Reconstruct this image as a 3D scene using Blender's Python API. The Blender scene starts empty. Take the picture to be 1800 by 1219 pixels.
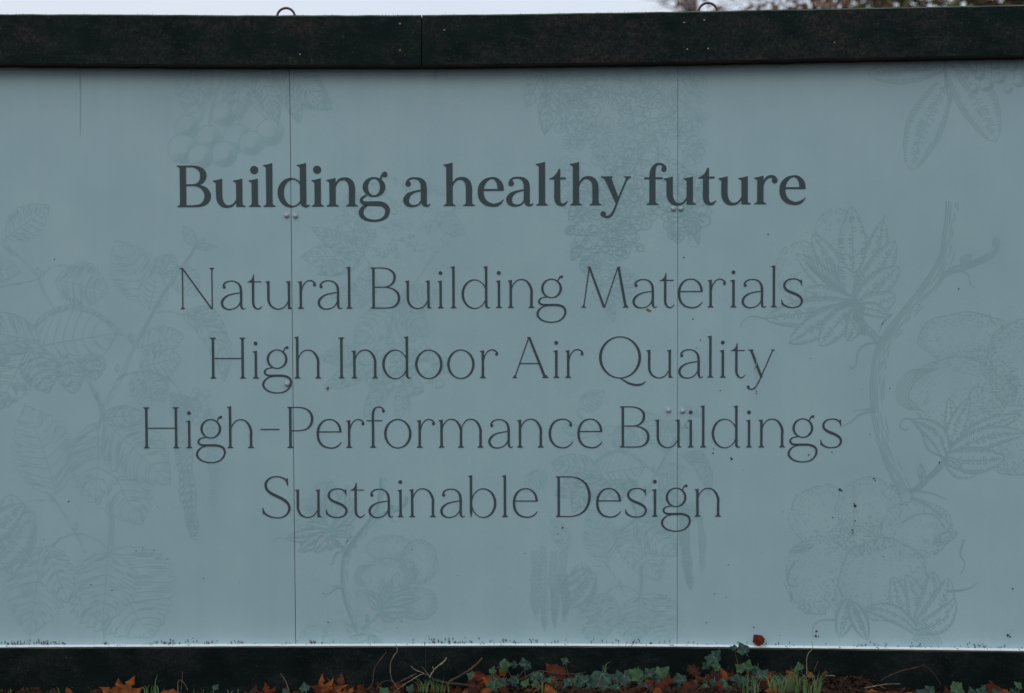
import bpy, bmesh, math, random
from mathutils import Vector, Matrix, noise
from mathutils.geometry import tessellate_polygon
R = math.radians
rnd = random.Random(7)
scene = bpy.context.scene

# ---------------------------------------------------------------- camera, sky, light, exposure
D = 6.0                 # metres from lens to the face of the hoarding
FPX = 3333.33           # focal length in photograph pixels
CH = 1.12               # camera height
S = D / FPX
cd = bpy.data.cameras.new('camera')
cam = bpy.data.objects.new('camera', cd)
scene.collection.objects.link(cam)
cam.location = (0, -D, CH)
cam.rotation_euler = (R(90), 0, 0)
cd.sensor_width = 36.0
cd.lens = FPX * 36 / 1800
cd.clip_start = 0.05
cd.clip_end = 2000
cd.dof.use_dof = True
cd.dof.focus_distance = D
cd.dof.aperture_fstop = 2.8
scene.camera = cam

world = bpy.data.worlds.new('World')
scene.world = world
world.use_nodes = True
wn, wl = world.node_tree.nodes, world.node_tree.links
wn.clear()
wout = wn.new('ShaderNodeOutputWorld')
bg = wn.new('ShaderNodeBackground')
bg.inputs['Strength'].default_value = 0.10
sky = wn.new('ShaderNodeTexSky')
sky.sky_type = 'NISHITA'
sky.sun_disc = False
sky.sun_elevation = R(32)
sky.sun_rotation = R(205)
sky.air_density = 1.0
sky.dust_density = 3.0
tc = wn.new('ShaderNodeTexCoord')
mp = wn.new('ShaderNodeMapping')
mp.inputs['Scale'].default_value = (1.2, 1.2, 3.0)
nz = wn.new('ShaderNodeTexNoise')
nz.inputs['Scale'].default_value = 2.2
nz.inputs['Detail'].default_value = 6
cr = wn.new('ShaderNodeValToRGB')       # overcast cloud deck: two pale greys
cr.color_ramp.elements[0].position = 0.35
cr.color_ramp.elements[0].color = (0.66, 0.735, 0.87, 1)
cr.color_ramp.elements[1].position = 0.65
cr.color_ramp.elements[1].color = (0.80, 0.84, 0.91, 1)
sc_ = wn.new('ShaderNodeVectorMath')
sc_.operation = 'SCALE'
sc_.inputs['Scale'].default_value = 10.4
mx = wn.new('ShaderNodeMix')
mx.data_type = 'RGBA'
mx.inputs['Factor'].default_value = 0.92
sx = wn.new('ShaderNodeSeparateXYZ')
mrz = wn.new('ShaderNodeMapRange')          # overcast sky: luminance rises from horizon to zenith
mrz.inputs[1].default_value = 0.0; mrz.inputs[2].default_value = 1.0
mrz.inputs[3].default_value = 9.7; mrz.inputs[4].default_value = 21.0
wl.new(tc.outputs['Generated'], sx.inputs[0]); wl.new(sx.outputs['Z'], mrz.inputs[0]); wl.new(mrz.outputs[0], sc_.inputs['Scale'])
wl.new(tc.outputs['Generated'], mp.inputs['Vector'])
wl.new(mp.outputs[0], nz.inputs['Vector'])
wl.new(nz.outputs['Fac'], cr.inputs['Fac'])
wl.new(cr.outputs['Color'], sc_.inputs[0])
wl.new(sky.outputs[0], mx.inputs[6])
wl.new(sc_.outputs[0], mx.inputs[7])
wl.new(mx.outputs[2], bg.inputs['Color'])
wl.new(bg.outputs[0], wout.inputs[0])

sl = bpy.data.lights.new('sun', 'SUN')
sl.energy = 0.5
sl.angle = R(25)
sl.color = (1.0, 0.96, 0.9)
sun = bpy.data.objects.new('sun', sl)
scene.collection.objects.link(sun)
sun.rotation_euler = (R(58), 0, R(-25))     # from behind the camera, a little to the left, 32 deg up

vs = scene.view_settings
vs.view_transform = 'Standard'
vs.look = 'None'
vs.exposure = -0.16
vs.gamma = 1
vs.use_curve_mapping = False

# ---------------------------------------------------------------- helpers
def W(px, py, d=0.0):
    """point seen at photo pixel (px,py), d metres in front of the hoarding face"""
    k = (D - d) / FPX
    return Vector(((px - 900) * k, -d, CH + (609.5 - py) * k))

def link(o, parent=None):
    scene.collection.objects.link(o)
    if parent is not None:
        o.parent = parent
    return o

def tag(o, label=None, cat=None, group=None, kind=None):
    if label: o['label'] = label
    if cat: o['category'] = cat
    if group: o['group'] = group
    if kind: o['kind'] = kind
    return o

def empty(name, loc=(0, 0, 0)):
    o = bpy.data.objects.new(name, None)
    o.empty_display_size = 0.1
    o.location = loc
    return link(o)

def mesh_obj(name, verts, faces, mats, parent=None, smooth=False, midx=None, origin=None):
    me = bpy.data.meshes.new(name)
    if origin is not None:
        o0 = Vector(origin)
        verts = [Vector(v) - o0 for v in verts]
    me.from_pydata([tuple(v) for v in verts], [], faces)
    for m in (mats if isinstance(mats, (list, tuple)) else [mats]):
        me.materials.append(m)
    if midx: me.polygons.foreach_set('material_index', midx)
    if smooth: me.polygons.foreach_set('use_smooth', [True] * len(me.polygons))
    me.update()
    o = bpy.data.objects.new(name, me)
    if origin is not None: o.location = origin
    return link(o, parent)

def bm_obj(name, bm, mats, parent=None, smooth=False, origin=None):
    me = bpy.data.meshes.new(name)
    if origin is not None:
        bmesh.ops.translate(bm, verts=bm.verts, vec=-Vector(origin))
    bm.to_mesh(me); bm.free()
    for m in (mats if isinstance(mats, (list, tuple)) else [mats]):
        me.materials.append(m)
    if smooth: me.polygons.foreach_set('use_smooth', [True] * len(me.polygons))
    o = bpy.data.objects.new(name, me)
    if origin is not None: o.location = origin
    return link(o, parent)

def catmull(pts, n=6):
    """pts of equal-length tuples -> smooth samples"""
    P = [pts[0]] + list(pts) + [pts[-1]]
    out = []
    for i in range(1, len(P) - 2):
        a, b, c, e = P[i-1], P[i], P[i+1], P[i+2]
        for k in range(n):
            t = k / n
            out.append(tuple(0.5 * (2*b[j] + (c[j]-a[j])*t + (2*a[j]-5*b[j]+4*c[j]-e[j])*t*t + (3*b[j]-a[j]-3*c[j]+e[j])*t**3) for j in range(len(b))))
    out.append(tuple(pts[-1]))
    return out

def tube(verts, faces, pts, rads, seg=6):
    """append a tapered tube through 3-D pts"""
    n = len(pts)
    base = len(verts)
    up = Vector((0.3, 0.9, 0.2)).normalized()
    for i, p in enumerate(pts):
        p = Vector(p)
        t = (Vector(pts[min(i+1, n-1)]) - Vector(pts[max(i-1, 0)]))
        if t.length < 1e-9: t = Vector((0, 0, 1))
        t.normalize()
        a = t.cross(up)
        if a.length < 1e-3: a = t.cross(Vector((1, 0, 0)))
        a.normalize(); b = t.cross(a)
        for k in range(seg):
            an = 2*math.pi*k/seg
            verts.append(p + (a*math.cos(an) + b*math.sin(an))*rads[i])
    for i in range(n-1):
        for k in range(seg):
            k2 = (k+1) % seg
            faces.append((base+i*seg+k, base+i*seg+k2, base+(i+1)*seg+k2, base+(i+1)*seg+k))
    faces.append(tuple(base+k for k in range(seg))[::-1])
    faces.append(tuple(base+(n-1)*seg+k for k in range(seg)))

# ---------------------------------------------------------------- materials
def mat(name, col, rough=0.7, spec=0.3):
    m = bpy.data.materials.new(name)
    m.use_nodes = True
    b = m.node_tree.nodes['Principled BSDF']
    b.inputs['Base Color'].default_value = (*col, 1)
    b.inputs['Roughness'].default_value = rough
    b.inputs['Specular IOR Level'].default_value = spec
    return m

def noisy(m, cols, scale=5.0, detail=5, stretch=(1, 1, 1), bump=0.0, bscale=40.0, bdist=0.002, pos=None, coord='Object'):
    nt = m.node_tree; N = nt.nodes; L = nt.links
    b = N['Principled BSDF']
    t = N.new('ShaderNodeTexCoord'); mpp = N.new('ShaderNodeMapping')
    mpp.inputs['Scale'].default_value = stretch
    n = N.new('ShaderNodeTexNoise'); n.inputs['Scale'].default_value = scale; n.inputs['Detail'].default_value = detail
    r = N.new('ShaderNodeValToRGB')
    els = r.color_ramp.elements
    k = len(cols)
    pos = pos or [0.3 + 0.4*i/(k-1) for i in range(k)]
    while len(els) < k: els.new(0.5)
    for e, p, c in zip(els, pos, cols):
        e.position = p; e.color = (*c, 1)
    L.new(t.outputs[coord], mpp.inputs['Vector']); L.new(mpp.outputs[0], n.inputs['Vector'])
    L.new(n.outputs['Fac'], r.inputs['Fac']); L.new(r.outputs['Color'], b.inputs['Base Color'])
    if bump:
        n2 = N.new('ShaderNodeTexNoise'); n2.inputs['Scale'].default_value = bscale; n2.inputs['Detail'].default_value = 4
        bp = N.new('ShaderNodeBump'); bp.inputs['Strength'].default_value = bump; bp.inputs['Distance'].default_value = bdist
        L.new(mpp.outputs[0], n2.inputs['Vector']); L.new(n2.outputs['Fac'], bp.inputs['Height']); L.new(bp.outputs[0], b.inputs['Normal'])
    return m

PANEL = (0.300, 0.405, 0.425)
m_panel = noisy(mat('printed_panel', PANEL, 0.55, 0.35), [(0.268, 0.388, 0.408), (0.294, 0.417, 0.432)], scale=6, detail=13, bump=0.25, bscale=420, bdist=0.0006)
def streaks(m):
    nt = m.node_tree; N = nt.nodes; L = nt.links
    b = N['Principled BSDF']; src = b.inputs['Base Color'].links[0].from_socket
    t = N.new('ShaderNodeTexCoord')
    def nse(stretch, scale, lo, hi, p0=.3, p1=.7):
        mp_ = N.new('ShaderNodeMapping'); mp_.inputs['Scale'].default_value = stretch
        n = N.new('ShaderNodeTexNoise'); n.inputs['Scale'].default_value = scale; n.inputs['Detail'].default_value = 6
        mr = N.new('ShaderNodeMapRange'); mr.inputs[1].default_value = p0; mr.inputs[2].default_value = p1; mr.inputs[3].default_value = lo; mr.inputs[4].default_value = hi
        L.new(t.outputs['Object'], mp_.inputs['Vector']); L.new(mp_.outputs[0], n.inputs['Vector']); L.new(n.outputs['Fac'], mr.inputs[0])
        return mr.outputs[0]
    a = nse((26, 1, .55), 1.0, .985, 1.01); c = nse((1, 1, 1), 1.1, .955, 1.03); g = nse((1, 1, 1), 240, .965, 1.035)
    m1 = N.new('ShaderNodeMath'); m1.operation = 'MULTIPLY'; m2 = N.new('ShaderNodeMath'); m2.operation = 'MULTIPLY'
    L.new(a, m1.inputs[0]); L.new(c, m1.inputs[1]); L.new(m1.outputs[0], m2.inputs[0]); L.new(g, m2.inputs[1])
    v = N.new('ShaderNodeVectorMath'); v.operation = 'SCALE'
    L.new(src, v.inputs[0]); L.new(m2.outputs[0], v.inputs['Scale']); L.new(v.outputs[0], b.inputs['Base Color'])
    L.new(nse((20, 1, .8), 1.3, .42, .62), b.inputs['Roughness'])
streaks(m_panel)
m_print_teal = mat('teal_ink', (0.231, 0.368, 0.382), 0.6, 0.3)
m_print_grey = mat('grey_green_ink', (0.222, 0.338, 0.353), 0.6, 0.3)
m_text = mat('dark_slate_ink', (0.034, 0.056, 0.064), 0.6, 0.3)
m_white = noisy(mat('white_trim', (0.8, 0.8, 0.8), 0.5), [(0.45, 0.44, 0.42), (0.78, 0.79, 0.80), (0.82, 0.83, 0.84)], scale=9, stretch=(1, 8, 8), pos=[0.25, 0.42, 0.7])
m_rivet = mat('rivet_grey', (0.29, 0.36, 0.37), 0.32, 0.5)
m_ring = mat('ring_metal', (0.035, 0.022, 0.035), 0.4, 0.5)
m_dirt = mat('dark_dirt', (0.038, 0.036, 0.030), 0.9, 0.1)
m_drip = mat('drip_stain', (0.245, 0.355, 0.37), 0.7, 0.2)
m_mud = mat('brown_mud', (0.13, 0.11, 0.07), 0.9, 0.1)
m_nail = mat('nail_head', (0.20, 0.17, 0.10), 0.6, 0.4)
m_batten = mat('batten', (0.03, 0.03, 0.03), 0.9, 0.1)

def wood_mat(name='green_stained_timber', hi=(0.050, 0.044, 0.038), k=1.0, pl=.44):
    m = mat(name, (0.01, 0.02, 0.02), 0.85, 0.06)
    nt = m.node_tree; N = nt.nodes; L = nt.links
    b = N['Principled BSDF']
    t = N.new('ShaderNodeTexCoord')
    def noise_ramp(stretch, scale, detail, p0, p1, c0, c1, rough=0.5):
        mpp = N.new('ShaderNodeMapping'); mpp.inputs['Scale'].default_value = stretch
        n = N.new('ShaderNodeTexNoise'); n.inputs['Scale'].default_value = scale; n.inputs['Detail'].default_value = detail
        n.inputs['Roughness'].default_value = rough
        r = N.new('ShaderNodeValToRGB'); r.color_ramp.elements[0].position = p0; r.color_ramp.elements[1].position = p1
        r.color_ramp.elements[0].color = (*c0, 1); r.color_ramp.elements[1].color = (*c1, 1)
        L.new(t.outputs['Object'], mpp.inputs['Vector']); L.new(mpp.outputs[0], n.inputs['Vector']); L.new(n.outputs['Fac'], r.inputs['Fac'])
        return n, r
    def mix(fac, a, c, mode='MIX'):
        x = N.new('ShaderNodeMix'); x.data_type = 'RGBA'; x.blend_type = mode
        if isinstance(fac, float): x.inputs['Factor'].default_value = fac
        else: L.new(fac, x.inputs['Factor'])
        L.new(a, x.inputs[6]); L.new(c, x.inputs[7])
        return x.outputs[2]
    _, base = noise_ramp((1, 1, 1), 7, 8, 0.3, 0.7, tuple(k*v for v in (0.0040, 0.0088, 0.0086)), tuple(k*v for v in (0.0085, 0.0165, 0.0152)), 0.7)
    _, brown = noise_ramp((1.2, 1, 1), 90, 6, 0.35, 0.70, (0.004, 0.008, 0.008), hi, 0.7)
    _, patch = noise_ramp((1.0, 1, 1.6), 5.0, 12, pl, pl+.19, (0, 0, 0), (1, 1, 1), 0.80)
    _, fleck = noise_ramp((1, 1, 1), 230, 3, 0.66, 0.76, (0, 0, 0), (1, 1, 1))
    _, pale = noise_ramp((1, 1, 1), 60, 3, 0.3, 0.7, (0.03, 0.03, 0.025), (0.13, 0.12, 0.09))
    g, grain = noise_ramp((4.0, 12, 22), 6.0, 10, 0.2, 0.8, (0.7, 0.7, 0.7), (1.25, 1.25, 1.25), 0.7)
    c = mix(patch.outputs['Color'], base.outputs['Color'], brown.outputs['Color'])
    c = mix(fleck.outputs['Color'], c, pale.outputs['Color'])
    c = mix(1.0, c, grain.outputs['Color'], 'MULTIPLY')
    L.new(c, b.inputs['Base Color'])
    bp = N.new('ShaderNodeBump'); bp.inputs['Strength'].default_value = 0.5; bp.inputs['Distance'].default_value = 0.002
    L.new(g.outputs['Fac'], bp.inputs['Height']); L.new(bp.outputs[0], b.inputs['Normal'])
    return m
m_wood = wood_mat()
m_wood2 = wood_mat('damp_black_green_timber', (0.030, 0.031, 0.027), .62, .47)
m_edge = noisy(mat('bare_wood_edge', (0.03, 0.022, 0.018), 0.9, 0.1), [(0.012, 0.014, 0.012), (0.035, 0.024, 0.019)], scale=20, stretch=(0.3, 1, 1))
m_moss = noisy(mat('algae_edge', (0.05, 0.08, 0.06), 0.9, 0.1), [(0.03, 0.05, 0.04), (0.10, 0.13, 0.09)], scale=25, stretch=(0.3, 1, 1))

# ---------------------------------------------------------------- the ground
def interp(tab, x):
    if x <= tab[0][0]: return tab[0][1]
    for (a, b), (c, d) in zip(tab, tab[1:]):
        if x <= c:
            t = (x-a)/(c-a); t = t*t*(3-2*t)
            return b + (d-b)*t
    return tab[-1][1]
GPX = [(-900, 1216), (0, 1214), (200, 1217), (450, 1219), (560, 1216), (650, 1211), (790, 1206), (870, 1194), (1000, 1189), (1180, 1186), (1300, 1186),
       (1400, 1188), (1500, 1192), (1570, 1206), (1640, 1219), (1800, 1220), (2600, 1216)]
def gz(x, y):
    """ground height: a low bank of soil against the foot of the hoarding"""
    px = x / S + 900
    zb = (CH + (609.5 - interp(GPX, px)) * (D-0.04)/FPX)
    d = -y
    if d >= 0: f = 1 / (1 + (max(0, d-0.08)/0.30)**2)
    else: f = 1 / (1 + (d/0.6)**2)
    nn = 0.012*noise.noise(Vector((x*9, y*9, 0))) + 0.006*noise.noise(Vector((x*27, y*27, 3)))
    far = 0.12*noise.noise(Vector((x*0.12, y*0.12, 7))) * min(1, (x*x+y*y)/100)
    return (zb - 0.005) * f + nn * (1 if abs(y) < 3 else 0.3) + far

def axis_vals(edges):
    out = []
    for a, b, st in edges:
        n = max(1, round((b-a)/st))
        out += [a + (b-a)*i/n for i in range(n)]
    out.append(edges[-1][1])
    return out
xs = axis_vals([(-300, -60, 30), (-60, -8, 4), (-8, -2.4, 0.4), (-2.4, 2.4, 0.02), (2.4, 8, 0.4), (8, 60, 4), (60, 300, 30)])
ys = axis_vals([(-120, -20, 20), (-20, -4, 1), (-4, -0.8, 0.2), (-0.8, 0.1, 0.02), (0.1, 2, 0.25), (2, 40, 2), (40, 900, 60)])
gv = [(x, y, gz(x, y)) for y in ys for x in xs]
nx = len(xs)
gf = [(j*nx+i, j*nx+i+1, (j+1)*nx+i+1, (j+1)*nx+i) for j in range(len(ys)-1) for i in range(nx-1)]
m_soil = noisy(mat('leafy_soil', (0.05, 0.03, 0.02), 0.95, 0.1), [(0.007, 0.005, 0.004), (0.024, 0.013, 0.008), (0.050, 0.025, 0.014)], scale=22, detail=8, bump=1.0, bscale=110, bdist=0.01)
ground = mesh_obj('ground', gv, gf, m_soil, smooth=True)
tag(ground, kind='structure')

def d_at(px, py, lo=.045):
    """how far in front of the hoarding the ground is met along the sight line through (px,py)"""
    d = 1.2
    while d > lo:
        p = W(px, py, d)
        if gz(p.x, p.y) >= p.z: return d
        d -= .006
    return lo
# ---------------------------------------------------------------- hoarding
hoard = empty('hoarding', (0, 0, 0))
tag(hoard, 'long blue-grey printed hoarding sign with dark green timber rails, standing on the leafy ground', 'sign hoarding')

TOPB = [(-700, 108), (-300, 111), (0, 114), (200, 115.5), (450, 117), (740, 117), (900, 115.5), (1190, 111.5), (1500, 105), (1800, 99.5), (2100, 95), (2500, 90)]   # lower edge of rail
TOPT = [(-700, 26), (-300, 25), (0, 25), (200, 25.5), (450, 27), (740, 26.5), (900, 25), (1190, 20.5), (1500, 14.5), (1800, 8.5), (2100, 3), (2500, -3)]
BOT = [(-700, 1143), (-300, 1139), (0, 1136.5), (450, 1134.5), (740, 1134), (900, 1133.5), (1190, 1135), (1350, 1137), (1800, 1143), (2100, 1148), (2500, 1154)]
def lin(tab, x):
    for (a, b), (c, d) in zip(tab, tab[1:]):
        if x <= c or (c, d) == tab[-1]:
            return b + (d-b)*(x-a)/(c-a)
SEAM = [(-171, -158), (509.0, 519.8), (1191.6, 1190.2), (1871, 1860)]     # x at y=117 and y=1134
def seam_x(k, y): return SEAM[k][0] + (SEAM[k][1]-SEAM[k][0])*(y-117)/1017
GAPS = [.5, .55, .38, .5]     # half width of each joint, px
PD = [0.0, 0.0, 0.0018, 0.0006, 0.0]   # how far each panel stands proud

def panel(k):
    """k: 0..4 from left; between seams k-1 and k"""
    def xl(y): return (seam_x(k-1, y)+GAPS[k-1]) if k > 0 else -640
    def xr(y): return (seam_x(k, y)-GAPS[k]) if k < 4 else 2440
    bm = bmesh.new()
    n = 12
    rows = []
    for j in range(n+1):
        row = []
        for i in range(n+1):
            y0 = 60 + (1134-60)*j/n
            a, b = xl(y0), xr(y0)
            x = a + (b-a)*i/n
            if j == n: y0 = lin(BOT, x) + 1.5
            p = W(x, y0, 0)
            p.y = -PD[k]
            row.append(bm.verts.new(p))
        rows.append(row)
    fs = []
    for j in range(n):
        for i in range(n):
            fs.append(bm.faces.new((rows[j][i], rows[j+1][i], rows[j+1][i+1], rows[j][i+1])))
    r = bmesh.ops.extrude_face_region(bm, geom=fs)
    for v in r['geom']:
        if isinstance(v, bmesh.types.BMVert): v.co.y = 0.004
    bmesh.ops.recalc_face_normals(bm, faces=bm.faces)
    return bm_obj('panel', bm, m_panel, hoard)
for k in range(5): panel(k)

def board(name, x0, x1, top, bot, d0, d1, seed, step=12, ragged=1.0, wm=None):
    """sawn timber board: front face at depth d1, back at d0, slightly uneven arrises, chamfer"""
    n = max(2, int((x1-x0)/step))
    secs = []
    for i in range(n+1):
        x = x0 + (x1-x0)*i/n
        yt, yb = lin(top, x), (lin(bot, x) if isinstance(bot, list) else bot)
        yt += ragged*0.7*noise.noise(Vector((x*0.03, seed, 0))) + ragged*0.35*noise.noise(Vector((x*0.2, seed, 5)))
        yb += ragged*0.8*noise.noise(Vector((x*0.025, seed, 9))) + ragged*0.4*noise.noise(Vector((x*0.17, seed, 2)))
        k = (D-d1)/D
        X = W(x, 0, d1).x
        zt, zb = W(x, yt, d1).z, W(x, yb, d1).z
        ch = 0.004
        wv = 0.0012*noise.noise(Vector((x*0.02, seed, 31)))
        secs.append([(X, -d0, zb), (X, -d1+ch, zb), (X, -d1+wv, zb+ch*1.4), (X, -d1+wv, zb+(zt-zb)*0.33), (X, -d1+wv*2, zb+(zt-zb)*0.66), (X, -d1+wv, zt-ch), (X, -d1+ch*0.7, zt), (X, -d0, zt)])
    V = [p for s in secs for p in s]; F = []; M = []
    m = 8
    for i in range(n):
        for k in range(m):
            k2 = (k+1) % m
            F.append((i*m+k, i*m+k2, (i+1)*m+k2, (i+1)*m+k))
            M.append({0: 1, 1: 1, 5: 2, 6: 2}.get(k, 0))
    F.append(tuple(range(m))); M.append(0)
    F.append(tuple(n*m+k for k in range(m))[::-1]); M.append(0)
    o = mesh_obj(name, V, F, [wm or m_wood, m_edge, m_moss], hoard, midx=M)
    bm = bmesh.new(); bm.from_mesh(o.data); bmesh.ops.recalc_face_normals(bm, faces=bm.faces); bm.to_mesh(o.data); bm.free()
    return o
board('top_rail', -640, 740.2, TOPT, TOPB, 0.0028, 0.062, 1.0)
board('top_rail', 741.7, 2440, TOPT, TOPB, 0.0028, 0.0635, 4.0)
BOTF = [(x, y + 2.2) for x, y in BOT]
board('bottom_board', -640, 747, BOTF, 1265, 0.0, 0.034, 7.0, ragged=0.5, wm=m_wood2)
board('bottom_board', 748.6, 2440, BOTF, 1265, 0.0, 0.0343, 11.0, ragged=0.5, wm=m_wood2)

def sill(x0, x1, seed):
    """thin white ledge lying on the bottom board"""
    n = int((x1-x0)/6); V = []; F = []
    for i in range(n+1):
        x = x0+(x1-x0)*i/n
        d1 = 0.0358 + 0.0014*noise.noise(Vector((x*0.05, seed, 0))) + 0.0008*noise.noise(Vector((x*0.31, seed, 4)))
        z = W(x, lin(BOT, x)+2.0, 0.034).z + 0.0004*noise.noise(Vector((x*0.04, seed, 8)))
        X = W(x, 0, 0.0).x
        V += [(X, 0.001, z+0.0005), (X, -d1, z+0.0005), (X, -d1, z+0.0018), (X, 0.001, z+0.0026)]
    for i in range(n):
        for k in range(4):
            k2 = (k+1) % 4
            F.append((i*4+k, i*4+k2, (i+1)*4+k2, (i+1)*4+k))
    F += [(0, 1, 2, 3), (n*4+3, n*4+2, n*4+1, n*4)]
    o = mesh_obj('sill_trim', V, F, m_white, hoard)
    bm = bmesh.new(); bm.from_mesh(o.data); bmesh.ops.recalc_face_normals(bm, faces=bm.faces); bm.to_mesh(o.data); bm.free()
sill(-640, 746.5, 1); sill(747.5, 2440, 5)

for k in range(4):          # battens behind the joints
    V = []
    for y in (40, 1150):
        c = seam_x(k, y)
        for dx in (-25, 25):
            for yy in (0.0065, 0.05):
                p = W(c+dx, y); V.append((p.x, yy, p.z))
    F = [(0, 1, 3, 2), (4, 6, 7, 5), (0, 4, 5, 1), (2, 3, 7, 6), (0, 2, 6, 4), (1, 5, 7, 3)]
    mesh_obj('backing_post', V, F, m_batten, hoard)

for nm, yt, yb in (('backing_post', 33, 112),):
    a, b = W(715, yb, -0.001), W(765, yt, -0.001)
    V = [(x, y, z) for x in (a.x, b.x) for y in (0.0025, -0.0022) for z in (a.z, b.z)]
    mesh_obj(nm, V, [(0, 1, 3, 2), (4, 6, 7, 5), (0, 4, 5, 1), (2, 3, 7, 6), (0, 2, 6, 4), (1, 5, 7, 3)], m_batten, hoard)

# rivets
RIV = [(504, 379, 1), (519.6, 379.8, 2), (1183.5, 367.3, 2), (1196.6, 367.3, 3), (504.6, 675.4, 1), (1174.8, 721.6, 2), (1199.8, 722.8, 3)]
rv, rf = [], []
prof = [(1.0, 0.0), (1.0, 0.20), (0.95, 0.48), (0.80, 0.76), (0.55, 0.96), (0.22, 1.06)]
ns = 16
for r_, h_ in prof:
    for k in range(ns):
        a = 2*math.pi*k/ns
        rv.append((r_*math.cos(a), -h_, r_*math.sin(a)))
rv.append((0, -1.08, 0))
for j in range(len(prof)-1):
    for k in range(ns):
        k2 = (k+1) % ns
        rf.append((j*ns+k, (j+1)*ns+k, (j+1)*ns+k2, j*ns+k2))
for k in range(ns):
    rf.append(((len(prof)-1)*ns+k, len(rv)-1, (len(prof)-1)*ns+(k+1) % ns))
rme = None
for i, (x, y, p) in enumerate(RIV):
    if rme is None:
        o = mesh_obj('rivet', rv, rf, m_rivet, hoard, smooth=True); rme = o.data
        bm = bmesh.new(); bm.from_mesh(rme); bmesh.ops.recalc_face_normals(bm, faces=bm.faces); bm.to_mesh(rme); bm.free()
    else:
        o = bpy.data.objects.new('rivet', rme); link(o, hoard)
    o.location = W(x, y) + Vector((0, -PD[p], 0))
    s_ = 4.6*S
    o.scale = (s_, s_, s_)

# eye bolts on the rail
for (x, y, rr) in ((502.5, 30, 15.6), (1244.5, 22, 16.6)):
    V, F = [], []
    c = W(x, y, 0.02)
    pts = [c + Vector((math.cos(a)*rr*S, 0.004*math.sin(a*0.5), math.sin(a)*rr*S)) for a in [2*math.pi*k/40 for k in range(41)]]
    tube(V, F, pts, [0.0040]*41, 8)
    tube(V, F, [c - Vector((0, 0, rr*S)), c - Vector((0, 0, rr*S+0.05))], [0.004, 0.004], 8)
    mesh_obj('eye_bolt', V, F, m_ring, hoard, smooth=True)

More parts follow.
